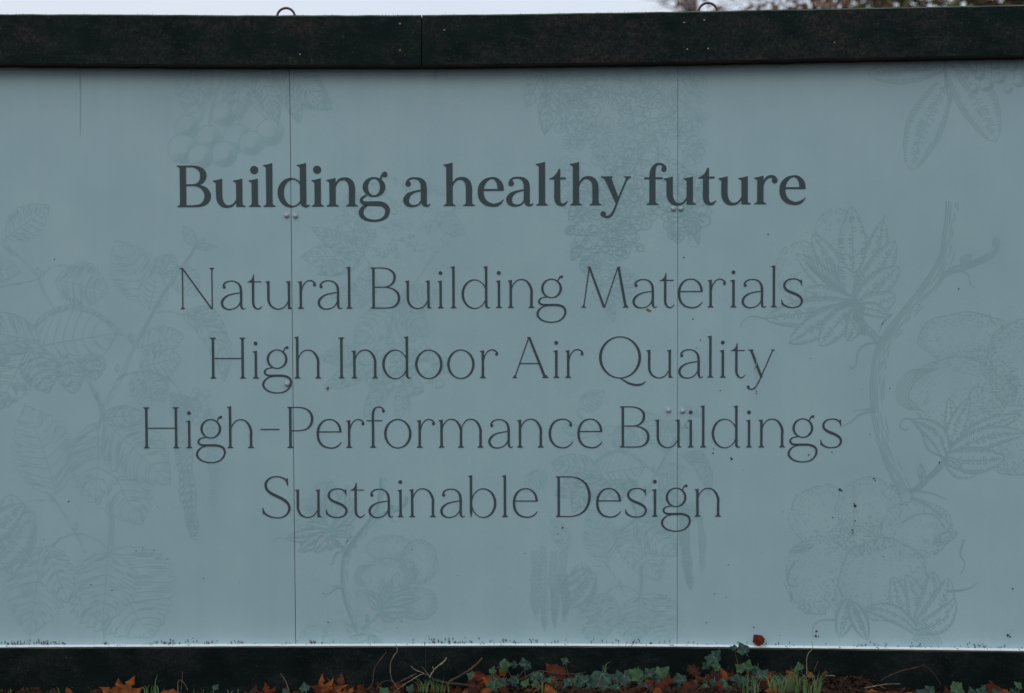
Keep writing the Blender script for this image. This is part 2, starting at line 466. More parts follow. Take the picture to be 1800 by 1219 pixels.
# ---------------------------------------------------------------- flat print: a collector of ink shapes on the panel face
class Ink:
    """every shape gets its own level above whatever is already printed under it, so no two overlapping shapes share a plane"""
    grid = {}
    CELL = 3.5
    STEP = 2.4e-6
    def __init__(self, base):
        self.v, self.f, self.base = [], [], base
        self.idx = {}; self.dead = set()
        self.xf = lambda x, y: (x, y)
        self.sw = 1.0
    def level(self, cells):
        g = Ink.grid
        l = max((g.get(c, 0) for c in cells), default=0) + 1
        for c in cells: g[c] = l
        return self.base + l*Ink.STEP
    def mask(self, pts):
        """hidden-line removal: drop ink already laid down inside this outline"""
        q = [self.xf(*p) for p in pts]
        x0, x1 = min(p[0] for p in q), max(p[0] for p in q); y0, y1 = min(p[1] for p in q), max(p[1] for p in q)
        n = len(q)
        for i in range(int(x0//16), int(x1//16)+1):
            for j in range(int(y0//16), int(y1//16)+1):
                keep = []
                for fi in self.idx.get((i, j), ()):
                    f = self.f[fi]
                    x = sum(self.v[k][0] for k in f)/len(f); y = sum(self.v[k][1] for k in f)/len(f)
                    ins = False
                    for k in range(n):
                        xa, ya = q[k]; xb, yb = q[k-1]
                        if (ya > y) != (yb > y) and x < (xb-xa)*(y-ya)/(yb-ya)+xa: ins = not ins
                    if ins: self.dead.add(fi)
                    else: keep.append(fi)
                if (i, j) in self.idx: self.idx[(i, j)] = keep
    def face(self, *f):
        self.f.append(f)
        x = sum(self.v[k][0] for k in f)/len(f); y = sum(self.v[k][1] for k in f)/len(f)
        self.idx.setdefault((int(x//16), int(y//16)), []).append(len(self.f)-1)
    def poly(self, pts, holes=()):
        b = len(self.v)
        loops = [list(pts)] + [list(h) for h in holes]
        flat = [self.xf(*p) for l in loops for p in l]
        C = Ink.CELL
        xs_ = [p[0] for p in flat]; ys_ = [p[1] for p in flat]
        cells = [(i, j) for i in range(int(min(xs_)//C), int(max(xs_)//C)+1) for j in range(int(min(ys_)//C), int(max(ys_)//C)+1)]
        z = self.level(cells)
        self.v += [(*p, z) for p in flat]
        for t in tessellate_polygon([[Vector((p[0], p[1], 0)) for p in l] for l in loops]):
            self.face(b+t[0], b+t[1], b+t[2])
    def ribbon(self, pts, n=6, cap=False):
        """pts (x,y,w)"""
        q = catmull(pts, n) if len(pts) > 2 else pts
        b = len(self.v); m = len(q)
        P = []
        for i in range(m):
            x0, y0 = q[max(i-1, 0)][:2]; x1, y1 = q[min(i+1, m-1)][:2]
            tx, ty = x1-x0, y1-y0
            l = math.hypot(tx, ty) or 1
            w = max(q[i][2], 0.15)*0.5*self.sw
            ax, ay = -ty/l*w, tx/l*w
            P.append(self.xf(q[i][0]+ax, q[i][1]+ay)); P.append(self.xf(q[i][0]-ax, q[i][1]-ay))
        C = Ink.CELL; cells = set()
        for k in range(0, len(P)-3, 2):
            xs_ = (P[k][0], P[k+1][0], P[k+2][0], P[k+3][0]); ys_ = (P[k][1], P[k+1][1], P[k+2][1], P[k+3][1])
            for i in range(int(min(xs_)//C), int(max(xs_)//C)+1):
                for j in range(int(min(ys_)//C), int(max(ys_)//C)+1): cells.add((i, j))
        z = self.level(cells)
        self.v += [(*p, z) for p in P]
        for i in range(m-1):
            self.face(b+2*i, b+2*i+1, b+2*i+3, b+2*i+2)
    def dot(self, x, y, rx, ry=None, n=20):
        ry = ry or rx
        self.poly([(x+rx*math.cos(2*math.pi*k/n), y+ry*math.sin(2*math.pi*k/n)) for k in range(n)])
    def build(self, name, material, cut=True, ymin=118, ymax=1131):
        bm = bmesh.new()
        vs_ = [bm.verts.new((x, y, z)) for x, y, z in self.v]
        for fi, f in enumerate(self.f):
            if fi in self.dead: continue
            try: bm.faces.new([vs_[i] for i in f])
            except ValueError: pass
        if cut:
            for k in range(4):
                (xa, xb) = SEAM[k]
                nrm = Vector((1017, -(xb-xa), 0)).normalized()
                for sgn in (-1, 1):
                    co = Vector((xa + sgn*GAPS[k], 117, 0))
                    bmesh.ops.bisect_plane(bm, geom=bm.verts[:]+bm.edges[:]+bm.faces[:], dist=1e-5, plane_co=co, plane_no=nrm)
            kill = []
            for f in bm.faces:
                c = f.calc_center_median()
                for k in range(4):
                    if abs(c.x - seam_x(k, c.y)) < GAPS[k]: kill.append(f); break
                else:
                    if c.y < 60 or c.y > ymax + 6 or c.x < -630 or c.x > 2430: kill.append(f)
            bmesh.ops.delete(bm, geom=kill, context='FACES')
        # split faces share no verts across the joint; give every vert its panel's depth
        for v in bm.verts:
            p = 0
            for k in range(4):
                if v.co.x > seam_x(k, v.co.y): p = k+1
            x, y, z = v.co
            w = W(x, y)
            v.co = Vector((w.x, -PD[p]-z, w.z))
        bmesh.ops.delete(bm, geom=[v for v in bm.verts if not v.link_faces], context='VERTS')
        for f in bm.faces:
            f.normal_update()
            if f.normal.y > 0: f.normal_flip()
        return bm_obj(name, bm, material, hoard)

# ---------------------------------------------------------------- lettering
def arcpts(cx, cy, rx, ry, n=48):
    return [(cx+rx*math.cos(2*math.pi*k/n), cy+ry*math.sin(2*math.pi*k/n)) for k in range(n)]
def qb(a, b, c, n=5):      # quadratic bezier without its last point
    return [((1-t)**2*a[0]+2*t*(1-t)*b[0]+t*t*c[0], (1-t)**2*a[1]+2*t*(1-t)*b[1]+t*t*c[1]) for t in [k/n for k in range(n)]]

class Pen:
    """draws in letter space: x right from the anchor, y up from the baseline, in photo px"""
    def __init__(self, ink, bold):
        self.k, self.b = ink, bold
        if bold: self.Wd, self.H, self.fo, self.ft, self.fb, self.go, self.gs, self.gt, self.gb = 11.1, 2.8, 4.8, 2.0, 6.5, 5.1, 3.4, 3.0, 9.5
        else:    self.Wd, self.H, self.fo, self.ft, self.fb, self.go, self.gs, self.gt, self.gb = 4.3, 1.9, 3.0, 1.5, 5.0, 3.1, 1.5, 1.6, 6.5
    def rect(self, x0, y0, x1, y1): self.k.poly([(x0, y0), (x1, y0), (x1, y1), (x0, y1)])
    def foot(self, x=0, w=None, l=None, r=None, y=0, up=1):
        w = w or self.Wd; l = self.fo if l is None else l; r = self.fo if r is None else r
        t, b = self.ft*up, self.fb*up
        pts = [(x-l, y), (x+w+r, y)]
        pts += qb((x+w+r, y+t), (x+w+0.3, y+t*1.1), (x+w, y+b)) + [(x+w, y+b), (x, y+b)][:1]
        pts += qb((x, y+b), (x-0.3, y+t*1.1), (x-l, y+t)) + [(x-l, y+t)]
        self.k.poly(pts)
    def flag(self, x, h):
        w = self.Wd
        pts = [(x+w, h)] + qb((x+w*0.6, h-self.gs*0.35), (x, h-self.gs*0.9), (x-self.go, h-self.gs)) + [(x-self.go, h-self.gs), (x-self.go, h-self.gs-self.gt*0.55)]
        pts += qb((x-self.go, h-self.gs-self.gt*0.55), (x-0.2, h-self.gs-self.gt), (x, h-self.gb)) + [(x, h-self.gb), (x+w, h-self.gb)]
        self.k.poly(pts)
    def stem(self, x, h, flag=True, foot=True, y0=0):
        w = self.Wd
        self.rect(x, y0, x+w, h-self.gb*0.9 if flag else h)
        if flag: self.flag(x, h)
        if foot: self.foot(x)
    def capstem(self, x, h=72.4, l=None, r=None, rt=None, lt=None):
        self.rect(x, 0, x+self.Wd, h)
        self.foot(x, l=l, r=r)
        self.foot(x, l=l if lt is None else lt, r=r if rt is None else rt, y=h, up=-1)
    def ring(self, cx, cy, rx, ry, l, r, tb):
        self.k.poly(arcpts(cx, cy, rx, ry), [arcpts(cx+(l-r)/2, cy, rx-(l+r)/2, ry-tb)[::-1]])
    def rib(self, pts, n=7): self.k.ribbon(pts, n)
    def seg(self, x0, y0, x1, y1, w): # diagonal with horizontally cut ends
        dx, dy = x1-x0, y1-y0
        hw = w*math.hypot(dx, dy)/abs(dy)/2
        self.k.poly([(x0-hw, y0), (x0+hw, y0), (x1+hw, y1), (x1-hw, y1)])
    def dot(self, x, y, r, ry=None): self.k.dot(x, y, r, ry)

    def draw(self, ch):
        b = self.b; w = self.Wd; H = self.H
        if ch == 'i':
            self.stem(0, 49.8 if b else 49.2)
            self.dot(*((4.9, 64.7, 7.2, 7.2) if b else (2.0, 61.7, 3.4, 3.4)))
        elif ch == 'l': self.stem(0, 76.8 if b else 74.2)
        elif ch in 'nhm':
            self.stem(0, {'n': 50.4 if b else 49.6, 'm': 49.6, 'h': 76.5 if b else 74.2}[ch])
            if b:
                self.rib([(9.5, 33, 2.8), (12.5, 40.5, 3.2), (18.5, 47, 4.2), (26, 48.6, 5.2), (33, 46.4, 8), (38, 40.5, 10.2), (39.7, 31, 11), (39.7, 20, 11), (39.7, 1, 11)])
                self.foot(34.2, w=11)
            else:
                tops = [(36.4, 0)] if ch != 'm' else [(34.1, 0), (34.3, 34.1)]
                for wd, ox in tops:
                    q = wd/36.4
                    self.rib([(ox+3.6, 34, 1.7), (ox+6.5*q, 41, 1.7), (ox+12.5*q, 47.6, 1.8), (ox+20*q, 49.9, 1.9), (ox+28*q, 48.2, 2.5), (ox+34.3*q, 42, 3.7), (ox+wd+2.1, 32, 4.3), (ox+wd+2.15, 20, 4.3), (ox+wd+2.15, 1, 4.3)])
                    self.foot(ox+wd)
        elif ch == 'u':
            self.flag(0, 49.8 if b else 49.6)
            if b:
                self.rib([(5.55, 42, 11.1), (5.55, 22, 11.1), (6.6, 12.5, 10.9), (11, 4.8, 8.8), (18.5, 0.9, 5.0), (26, 1.7, 4.0), (31.5, 5.2, 3.2), (36.5, 12.5, 2.8)])
                self.rect(35.4, 0, 46.5, 42); self.flag(35.4, 49.8)
                self.k.poly([(41, 0), (51.6, 0), (51.6, 2.0)] + qb((51.6, 2.0), (46.8, 2.2), (46.5, 6.5)) + [(46.5, 6.5), (41, 6.5)])
            else:
                self.rib([(2.15, 44, 4.3), (2.15, 20, 4.3), (3.0, 12.5, 4.1), (7.6, 4.4, 3.3), (17, -0.1, 2.0), (25.5, 1.0, 1.8), (31.5, 5.0, 1.8), (36.8, 13, 1.8)])
                self.rect(36.2, 0, 40.4, 44); self.flag(36.2, 49.6)
                self.k.poly([(38, 0), (43.8, 0), (43.8, 1.4)] + qb((43.8, 1.4), (40.7, 1.6), (40.4, 5)) + [(40.4, 5), (38, 5)])
        elif ch == 'd':
            if b:
                self.ring(23.6, 24.6, 23.6, 26, 11, 4.2, 3.2)
                self.flag(39.6, 76.8)
                self.rib([(45.1, 68.5, 11.1), (45.1, 40, 11.1), (45.1, 12, 11.1), (45.8, 5, 10.2), (49.5, 1.3, 5.4), (53, 1.2, 3.4), (56.2, 3.0, 2)])
            else:
                self.ring(22.4, 24.6, 22.4, 26, 4.3, 2.1, 1.8)
                self.flag(41.3, 74.2)
                self.rib([(43.4, 69, 4.3), (43.4, 40, 4.3), (43.4, 8, 4.3), (44.0, 3, 4.0), (46.0, 0.7, 2.5), (48, 0.5, 1.6), (50.2, 1.9, 1.2)])
        elif ch == 'b':
            self.flag(0, 74.2); self.rect(0, 8, 4.3, 69)
            self.k.poly([(0.3, 8), (4.3, 8), (2.6, -0.5), (1.9, -0.5)])
            self.ring(24.3, 24.6, 22.4, 26, 2.1, 4.3, 1.8)
        elif ch == 'o': self.ring(24.1, 24.6, 24.1, 26, 4.3, 4.3, 1.9)
        elif ch == 'Q':
            self.ring(37, 35.8, 37, 37.1, 4.7, 4.7, 1.9)
            self.rib([(37.2, -0.4, 1.8), (43, -4.2, 2.4), (52, -9.4, 3.4), (62, -12.3, 3.8), (70, -12.4, 3.6), (77, -10.4, 2.6), (81.9, -6.2, 1.0)])
        elif ch == 'e':
            if b:
                self.rib([(45.6, 11.2, 1.2), (41.5, 6.1, 3.4), (34.8, 2.2, 5.6), (26.5, 1.2, 5.6), (15, 5, 8.4), (7.6, 13.5, 10.2), (5.4, 24.7, 10.7), (7.6, 36, 9.8), (14.2, 44.6, 6.4), (23.5, 48.8, 3.2), (31.8, 47.3, 5.4), (38.2, 40, 9.4), (40.3, 33, 10.8), (40.7, 26.4, 10.9)])
                self.rect(8, 26.4, 46, 29.7)
            else:
                self.rib([(43.4, 10.2, 1.2), (40, 5.6, 1.9), (33.5, 1.2, 2.4), (24.5, -0.3, 2.3), (12.3, 3.0, 3.2), (4.6, 12, 4.1), (2.2, 24.6, 4.3), (4.6, 37.3, 4.0), (12, 46.7, 2.8), (22.5, 49.9, 1.9), (32, 47.6, 2.4), (39.3, 39.8, 3.7), (41.6, 32, 4.1), (41.9, 27.2, 4.2)])
                self.rect(3.5, 27.2, 43.9, 29.1)
        elif ch == 'c':
            self.dot(38.9, 39.6, 2.6, 2.9)
            self.rib([(39.8, 40, 3.0), (38.2, 43.6, 2.8), (33, 48.2, 2.1), (24.5, 49.9, 1.9), (12.6, 46.6, 2.9), (4.8, 37.5, 4.0), (2.2, 24.6, 4.3), (4.8, 12, 4.0), (12.6, 3.0, 3.0), (24, -0.4, 2.1), (32.5, 1.2, 2.2), (39, 5.8, 1.8), (42.5, 10.4, 1.2)])
        elif ch == 'a':
            if b:
                self.dot(8.9, 39.3, 4.9, 5.0)
                self.rib([(5.9, 40.4, 3.2), (8.3, 45.2, 3.4), (14, 48.8, 3.2), (21.5, 49.3, 3.1), (29.2, 47, 6.2), (34.8, 41, 9.8), (36.4, 32, 10.6), (36.4, 20, 10.6), (36.4, 9.5, 10.6), (37.6, 4, 8.8), (41, 0.9, 4.6), (44.6, 1.4, 3.0), (47.7, 4.2, 1.2)])
                self.rib([(33, 28.2, 2.6), (25.5, 26.6, 2.9), (16.5, 24.1, 4.2), (9, 19.2, 7.8), (5.2, 11.5, 10.3), (7.6, 4.3, 8.4), (14, 0.7, 4.8), (21.5, 0.8, 3.2), (28, 3.8, 2.8), (32.6, 10.5, 2.8)])
            else:
                self.dot(6.3, 38.8, 2.7, 2.9)
                self.rib([(4.8, 39.4, 2.2), (5.9, 43.5, 2.8), (10.6, 47.6, 2.2), (19, 49.3, 1.8), (28, 47.3, 2.4), (34.2, 40.6, 3.8), (35.9, 31, 4.2), (35.9, 18, 4.2), (35.9, 7.5, 4.2), (36.9, 2.4, 3.6), (39.2, 0.3, 2.0), (41.3, 0.5, 1.5), (43.4, 2.2, 1.0)])
                self.rib([(34.2, 28.4, 1.7), (25, 27.2, 1.8), (13.5, 24.2, 2.3), (5.2, 18.2, 3.6), (2.1, 11, 4.2), (4.7, 3.8, 3.7), (11.5, -0.2, 2.4), (19.5, -0.2, 1.9), (27, 2.6, 1.8), (32.4, 8.2, 1.8), (34.8, 14, 1.8)])
        elif ch == 't':
            if b:
                self.k.poly(qb((-8.7, 47.4), (4, 51.5), (7.6, 64.6), 8) + [(7.6, 64.6), (10.6, 64.6), (10.6, 46), (-8.7, 46)])
                self.rect(8, 46, 20.4, 49.3)
                self.rib([(5.3, 47, 10.6), (5.3, 25, 10.6), (5.3, 12.5, 10.6), (7.2, 5.2, 9.2), (12.4, 1.4, 5.4), (17.5, 2.0, 4.2), (23.2, 7.0, 1.4)])
            else:
                self.k.poly(qb((-7.7, 47.9), (1.5, 49.5), (2.6, 60.8), 8) + [(2.6, 60.8), (4.2, 60.8), (4.2, 46.8), (-7.7, 46.8)])
                self.rect(3.6, 46.9, 16.8, 48.7)
                self.rib([(2.1, 48, 4.2), (2.1, 25, 4.2), (2.2, 11, 4.2), (3.8, 4.6, 3.8), (8.3, 0.3, 2.5), (13, 0.6, 2.0), (18.3, 5.2, 1.0)])
        elif ch == 'r':
            self.stem(0, 50.4 if b else 49.2)
            if b:
                self.dot(30.8, 42.0, 5.2, 5.4)
                self.rib([(9.5, 31, 2.8), (11.8, 39.5, 3.2), (16.5, 46, 4.4), (22.5, 48.8, 4.6), (29, 47.6, 5.6), (33.2, 43, 5)])
            else:
                self.dot(26.5, 42.2, 2.6, 2.9)
                self.rib([(3.6, 31, 1.8), (5.8, 39.5, 1.8), (11, 46.8, 1.8), (17, 49.6, 1.9), (23, 48.6, 2.2), (26.8, 45.2, 2.8), (27.8, 42.2, 2.8)])
        elif ch == 'f':
            if b:
                self.rect(-8.7, 45.3, 23.7, 48.5); self.foot(0, w=10.9); self.dot(25.7, 62.6, 4.5, 4.7)
                self.rib([(5.45, 1, 10.9), (5.45, 30, 10.9), (5.6, 52, 10.7), (6.9, 62, 9.0), (10.6, 69.2, 5.6), (16.5, 72.2, 3.4), (22.4, 70.8, 4.4), (26.6, 66.5, 6.2), (27.9, 63, 4.4)])
            else:
                self.rect(-9, 46.6, 18.3, 48.5); self.foot(0); self.dot(20.6, 64.6, 2.5, 2.9)
                self.rib([(2.15, 1, 4.3), (2.15, 30, 4.3), (2.15, 56, 4.2), (3.2, 64.5, 3.6), (6.4, 69.8, 2.5), (11.2, 71.8, 1.9), (16.2, 71.0, 2.2), (20.4, 67.6, 2.8), (21.7, 64.6, 2.6)])
        elif ch == 'y':
            if b:
                self.k.poly([(4.6, 49), (17.4, 49), (31.0, 12), (27.3, -1.5)])
                self.k.poly([(0, 50.6), (20.1, 50.6), (20.1, 48.6)] + qb((20.1, 48.6), (17.5, 48), (17.6, 44)) + [(17.6, 44), (6.6, 44)] + qb((6.6, 44), (5, 48), (0, 48.6)) + [(0, 48.6)])
                self.rib([(46.3, 49, 3.2), (37, 27, 3.1), (29.2, 8, 3.1), (25.6, -1.5, 3.4), (21, -12.2, 3.8), (15.5, -19, 4.4), (9.5, -20.6, 4.2), (4.5, -19.4, 3.8)])
                self.dot(3.5, -15.5, 4.8, 5.0)
                self.k.poly([(40.8, 50.6), (52.6, 50.6), (52.6, 48.8)] + qb((52.6, 48.8), (48.6, 48.2), (46.5, 43.6)) + [(46.5, 43.6), (43.8, 44.5)] + qb((43.8, 44.5), (44, 48), (40.8, 48.8)) + [(40.8, 48.8)])
            else:
                self.seg(5.2, 48.6, 23.6, 0.3, 4.3)
                self.k.poly([(0, 49.4), (9.2, 49.4), (9.2, 48.1), (7.8, 46.4), (6.5, 43), (4.6, 44.5), (3, 47.4), (0, 48.1)])
                self.rib([(43.4, 48.6, 1.9), (33, 25, 1.9), (24, 4.5, 1.9), (19.6, -5.6, 2.0), (15, -13.8, 2.2), (10.4, -18.9, 2.3), (5, -20.6, 2.1), (0.8, -18.8, 2.2)])
                self.dot(0.2, -16.6, 2.6, 2.9)
                self.k.poly([(40.2, 49.4), (46.8, 49.4), (46.8, 48.2), (44.6, 47.6), (42.9, 45.2), (41.9, 45.6), (42.2, 47.6), (40.2, 48.2)])
        elif ch == 'g':
            if b:
                self.ring(27.4, 33.9, 20, 17.6, 9.4, 9.4, 3.2)
                self.rib([(39.0, 45, 2.4), (39.6, 49.5, 2.8), (42.2, 54.6, 4.2), (46.0, 58.2, 5.4), (49.8, 58.6, 3)])
                self.dot(46.6, 55.6, 4.7, 4.7)
                self.rib([(14.5, 19.6, 2.4), (8.2, 16.4, 4.0), (4.9, 11.4, 5.4), (7.6, 6.6, 6.6), (15, 4.9, 7.6), (27, 4.8, 8.2), (39.5, 4.2, 8.6), (48, -0.6, 8.8), (50.9, -8.6, 8.5), (47.2, -18, 6.4), (38.5, -23.6, 4.2), (27, -25.2, 3.8), (14.2, -23, 5.2), (6.2, -16.8, 7.8), (4.3, -10, 8.4), (7.4, -3.0, 6.4), (14.5, 2.2, 3.4)])
            else:
                self.ring(26.6, 34.1, 18.3, 17.2, 4.1, 4.1, 1.9)
                self.rib([(38.2, 45.8, 1.7), (38.6, 49, 1.8), (40.5, 52.6, 2.3), (43.8, 55.2, 2.9), (46.6, 55.6, 1.6)])
                self.dot(44.3, 54.2, 2.5, 2.3)
                self.rib([(17.5, 19.0, 1.7), (10, 17.6, 1.9), (5.2, 13.8, 3.0), (5.2, 9.0, 3.4), (9.5, 5.8, 3.4), (17, 5.0, 3.8), (27, 5.0, 4.0), (38, 4.6, 4.0), (47.4, 1.0, 3.9), (50.8, -6.2, 3.7), (48.4, -15.2, 3.0), (40.2, -22.6, 2.3), (27, -25.4, 2.0), (12.8, -23, 2.6), (4.2, -16.8, 3.4), (1.9, -10.4, 3.8), (4.6, -3.6, 3.2), (11, 1.6, 2.0), (18, 3.4, 1.7)])
        elif ch in 'sS':
            if ch == 's':
                self.rib([(35.3, 43.0, 2.0), (32.6, 46.4, 2.6), (27.6, 49.2, 2.2), (20, 50.0, 1.9), (11, 47.7, 2.5), (5.9, 41.4, 3.7), (6.4, 34.6, 4.1), (11.5, 29.4, 4.3), (20, 25.6, 4.5), (29, 21.5, 4.5), (35.2, 16, 4.1), (36.3, 9.2, 3.7), (32.4, 3, 2.7), (24.4, -0.1, 2.0), (14, 0.1, 2.2), (6, 3.5, 3.0), (2.2, 7.4, 3.0)])
                self.k.poly([(34.6, 49.0), (36.4, 49.0), (36.9, 37.8), (35.9, 37.8), (33.2, 45)])
                self.k.poly([(0.2, 13.8), (1.2, 13.8), (4.4, 6.0), (2.0, 4.0), (0.6, 5.4)])
            else:
                self.rib([(44.2, 61.0, 2.4), (41.2, 65.8, 2.8), (34.5, 70, 2.4), (25.2, 71.4, 2.0), (14.2, 68.9, 2.8), (7.0, 60.8, 4.2), (7.4, 51, 4.5), (14, 43.4, 4.9), (25, 37.4, 5.1), (37, 31.4, 5.1), (45.6, 23.4, 4.6), (47.4, 13.8, 4.1), (42.6, 4.8, 3.0), (32.6, -0.4, 2.1), (20, -0.4, 2.3), (8.6, 3.6, 3.2), (2.6, 9.0, 3.4)])
                self.k.poly([(43.5, 69.0), (45.3, 69.0), (46.0, 54.6), (44.9, 54.6), (41.4, 64)])
                self.k.poly([(0, 16.8), (1.1, 16.8), (5.4, 8.0), (2.2, 4.6), (0.5, 7.0)])
        elif ch == 'H':
            self.capstem(0, 72.1); self.capstem(51.9, 72.1); self.rect(3, 34.4, 53, 36.3)
        elif ch == 'I': self.capstem(0, 72.1)
        elif ch == 'B':
            if b:
                self.capstem(0, 73, r=0, rt=0)
                self.rib([(6, 71.6, 2.8), (14, 71.6, 2.8), (23.5, 71.2, 3.2), (32.5, 68.6, 6), (39.2, 62.8, 9.8), (41.5, 55.5, 11.4), (39.4, 47.2, 9.2), (33, 41, 5.4), (25.5, 38.7, 3.4), (16, 38.5, 3.2), (6, 38.5, 3.2)])
                self.rib([(20, 38.5, 3.2), (28, 38.2, 3.4), (37, 35.6, 5.6), (45.3, 29.4, 9.6), (48.8, 19.5, 11.5), (45.4, 9.6, 9.6), (36.5, 3.2, 5.2), (25, 1.7, 3.4), (14, 1.6, 3.2), (6, 1.6, 3.2)])
            else:
                self.capstem(0, 72.4, r=0, rt=0)
                self.rib([(2, 71.5, 1.8), (10, 71.5, 1.8), (20, 71.2, 1.8), (30, 68.6, 2.6), (37.4, 62.4, 3.8), (39.3, 55, 4.3), (37.2, 46.6, 3.7), (30.8, 40.4, 2.5), (23, 38.1, 1.8), (12, 37.7, 1.8), (2, 37.7, 1.8)])
                self.rib([(18, 37.8, 1.8), (27, 37.2, 2.0), (36.6, 34, 2.6), (44.3, 27.6, 3.8), (46.9, 18.5, 4.4), (44.2, 9, 3.8), (36, 2.6, 2.5), (24, 0.9, 1.8), (12, 0.9, 1.8), (2, 0.9, 1.8)])
        elif ch == 'P':
            self.capstem(0, 72.4, rt=0)
            self.rib([(2, 71.5, 1.8), (10, 71.5, 1.8), (20, 71.2, 1.8), (30.6, 68.2, 2.6), (38.2, 61, 3.8), (40.5, 51, 4.4), (38.2, 41, 3.8), (30.8, 33.4, 2.5), (20, 30.6, 1.8), (10, 30.4, 1.8), (2, 30.4, 1.8)])
        elif ch == 'D':
            self.capstem(0, 71.4, r=0, rt=0)
            self.rib([(2, 70.5, 1.8), (14, 70.5, 1.8), (26, 70.1, 1.9), (40, 66, 2.6), (51.4, 55.4, 4.0), (56.3, 36, 4.7), (51.4, 16.6, 4.0), (40, 5.6, 2.6), (26, 1.1, 1.9), (14, 0.9, 1.8), (2, 0.9, 1.8)])
        elif ch == 'N':
            self.rect(2.6, 0, 4.7, 71); self.foot(2.6, w=2.1, l=2.9, r=2.9)
            self.rect(54.4, 0.5, 56.4, 72.2); self.foot(54.4, w=2.0, l=3.1, r=2.9, y=72.6, up=-1)
            self.k.poly([(1.6, 72.6), (4.6, 72.6), (56.4, 0), (55.0, -0.4), (53.2, 0)])
            self.k.poly([(-1.2, 72.6), (3.5, 72.6), (4.2, 67.6), (2.6, 68), (1.6, 70.8), (-1.2, 71.2)])
        elif ch == 'M':
            self.seg(3.8, 0, 13.8, 71, 1.9); self.foot(2.8, w=2, l=3, r=3)
            self.k.poly([(11.8, 71.9), (15.6, 71.9), (41.8, 0.4), (40.2, -0.4), (37.6, 0.4)])
            self.k.poly([(10.2, 71.9), (14, 71.9), (14.5, 66), (12.8, 68), (12, 70.4), (10.2, 70.7)])
            self.seg(40.4, 0.2, 64.0, 71, 1.8)
            self.k.poly([(62.8, 71.9), (67.2, 71.9), (80.0, 0), (75.5, 0)]); self.foot(75.4, w=4.6, l=3, r=2.6)
            self.k.poly([(64.0, 71.9), (68.6, 71.9), (68.6, 70.7), (67.2, 70.2), (66.6, 67)])
        elif ch == 'A':
            self.seg(3.6, 0, 28.4, 70.4, 1.9); self.foot(2.8, w=2.0, l=2.9, r=3)
            self.k.poly([(27.2, 72.1), (31.4, 72.1), (59.8, 0), (54.9, 0)]); self.foot(55.2, w=4.8, l=2.7, r=3.3)
            self.k.poly([(25.8, 72.1), (29.4, 72.1), (29.4, 68), (27.8, 70.6), (25.8, 71)])
            self.rect(12.6, 24.6, 46.4, 26.4)
        elif ch == '-': self.rect(0, 31.6, 33.4, 33.7)

LINES = [
    (True, [(317, 364.4), (810, 362.6), (1130, 360.8), (1416, 358.9)], [('B', 316.7), ('u', 380), ('i', 442.7), ('l', 468.2), ('d', 488.2), ('i', 553.3), ('n', 579.3), ('g', 630.4), ('a', 708.8), ('h', 784.8), ('e', 839.6), ('a', 889.7), ('l', 947.2), ('t', 974.3), ('h', 1007), ('y', 1056.7), ('f', 1141.2), ('u', 1171.4), ('t', 1235.4), ('u', 1267.7), ('r', 1330.8), ('e', 1369.7)]),
    (False, [(318, 543.9), (655, 542.8), (1022, 541.1), (1410, 540.5)], [('N', 317.9), ('a', 388.2), ('t', 443.1), ('u', 470), ('r', 526.9), ('a', 558.6), ('l', 612), ('B', 654.8), ('u', 715), ('i', 772.6), ('l', 795.2), ('d', 811.4), ('i', 875), ('n', 895.7), ('g', 942.9), ('M', 1022.1), ('a', 1111.5), ('t', 1167), ('e', 1191.2), ('r', 1246.8), ('i', 1287), ('a', 1303.3), ('l', 1357.9), ('s', 1372.8)]),
    (False, [(372, 665.8), (700, 665.4), (1036, 664.4), (1360, 664.0)], [('H', 372.9), ('i', 447.9), ('g', 460.8), ('h', 521), ('I', 598.5), ('n', 621.1), ('d', 672.2), ('o', 729.9), ('o', 786.2), ('r', 846.7), ('A', 901), ('i', 975.8), ('r', 996.6), ('Q', 1052.9), ('u', 1138.9), ('a', 1192), ('l', 1246.4), ('i', 1268.2), ('t', 1292.1), ('y', 1314.9)]),
    (False, [(256, 788.4), (660, 787.3), (1080, 786.8), (1480, 786.8)], [('H', 255.9), ('i', 330.9), ('g', 344.3), ('h', 402.9), ('-', 458.2), ('P', 508.7), ('e', 556.8), ('r', 611.9), ('f', 653.9), ('o', 675.4), ('r', 735.8), ('m', 774.2), ('a', 858.3), ('n', 912), ('c', 964.4), ('e', 1014.7), ('B', 1092.6), ('u', 1154), ('i', 1211.9), ('l', 1233.8), ('d', 1250.8), ('i', 1314.3), ('n', 1336), ('g', 1384.3), ('s', 1441.4)]),
    (False, [(461, 909.6), (945, 909.0), (1270, 908.4)], [('S', 461.3), ('u', 521.9), ('s', 572.7), ('t', 623.4), ('a', 647.8), ('i', 702.2), ('n', 722.6), ('a', 773.9), ('b', 826), ('l', 885.5), ('e', 901.4), ('D', 980), ('e', 1047.6), ('s', 1098.6), ('i', 1149), ('g', 1161.6), ('n', 1223.6)]),
]
LBL = ['bold lettering reading Building a healthy future', 'thin lettering reading Natural Building Materials', 'thin lettering reading High Indoor Air Quality',
       'thin lettering reading High-Performance Buildings', 'thin lettering reading Sustainable Design']
for (bold, base, letters), lb in zip(LINES, LBL):
    ink = Ink(0.0016)
    pen = Pen(ink, bold)
    for ch, ax in letters:
        by = lin(base, ax+20)
        sl_ = (lin(base, ax+60) - lin(base, ax-10)) / 70
        tilt = 0.0099 - (ax-510)/680*0.0109
        ink.xf = (lambda x, y, ax=ax, by=by, sl_=sl_, tilt=tilt: (ax + x - tilt*y, by - y + sl_*(x-20)))
        pen.draw(ch)
    o = ink.build('lettering', m_text)
    o['label'] = lb

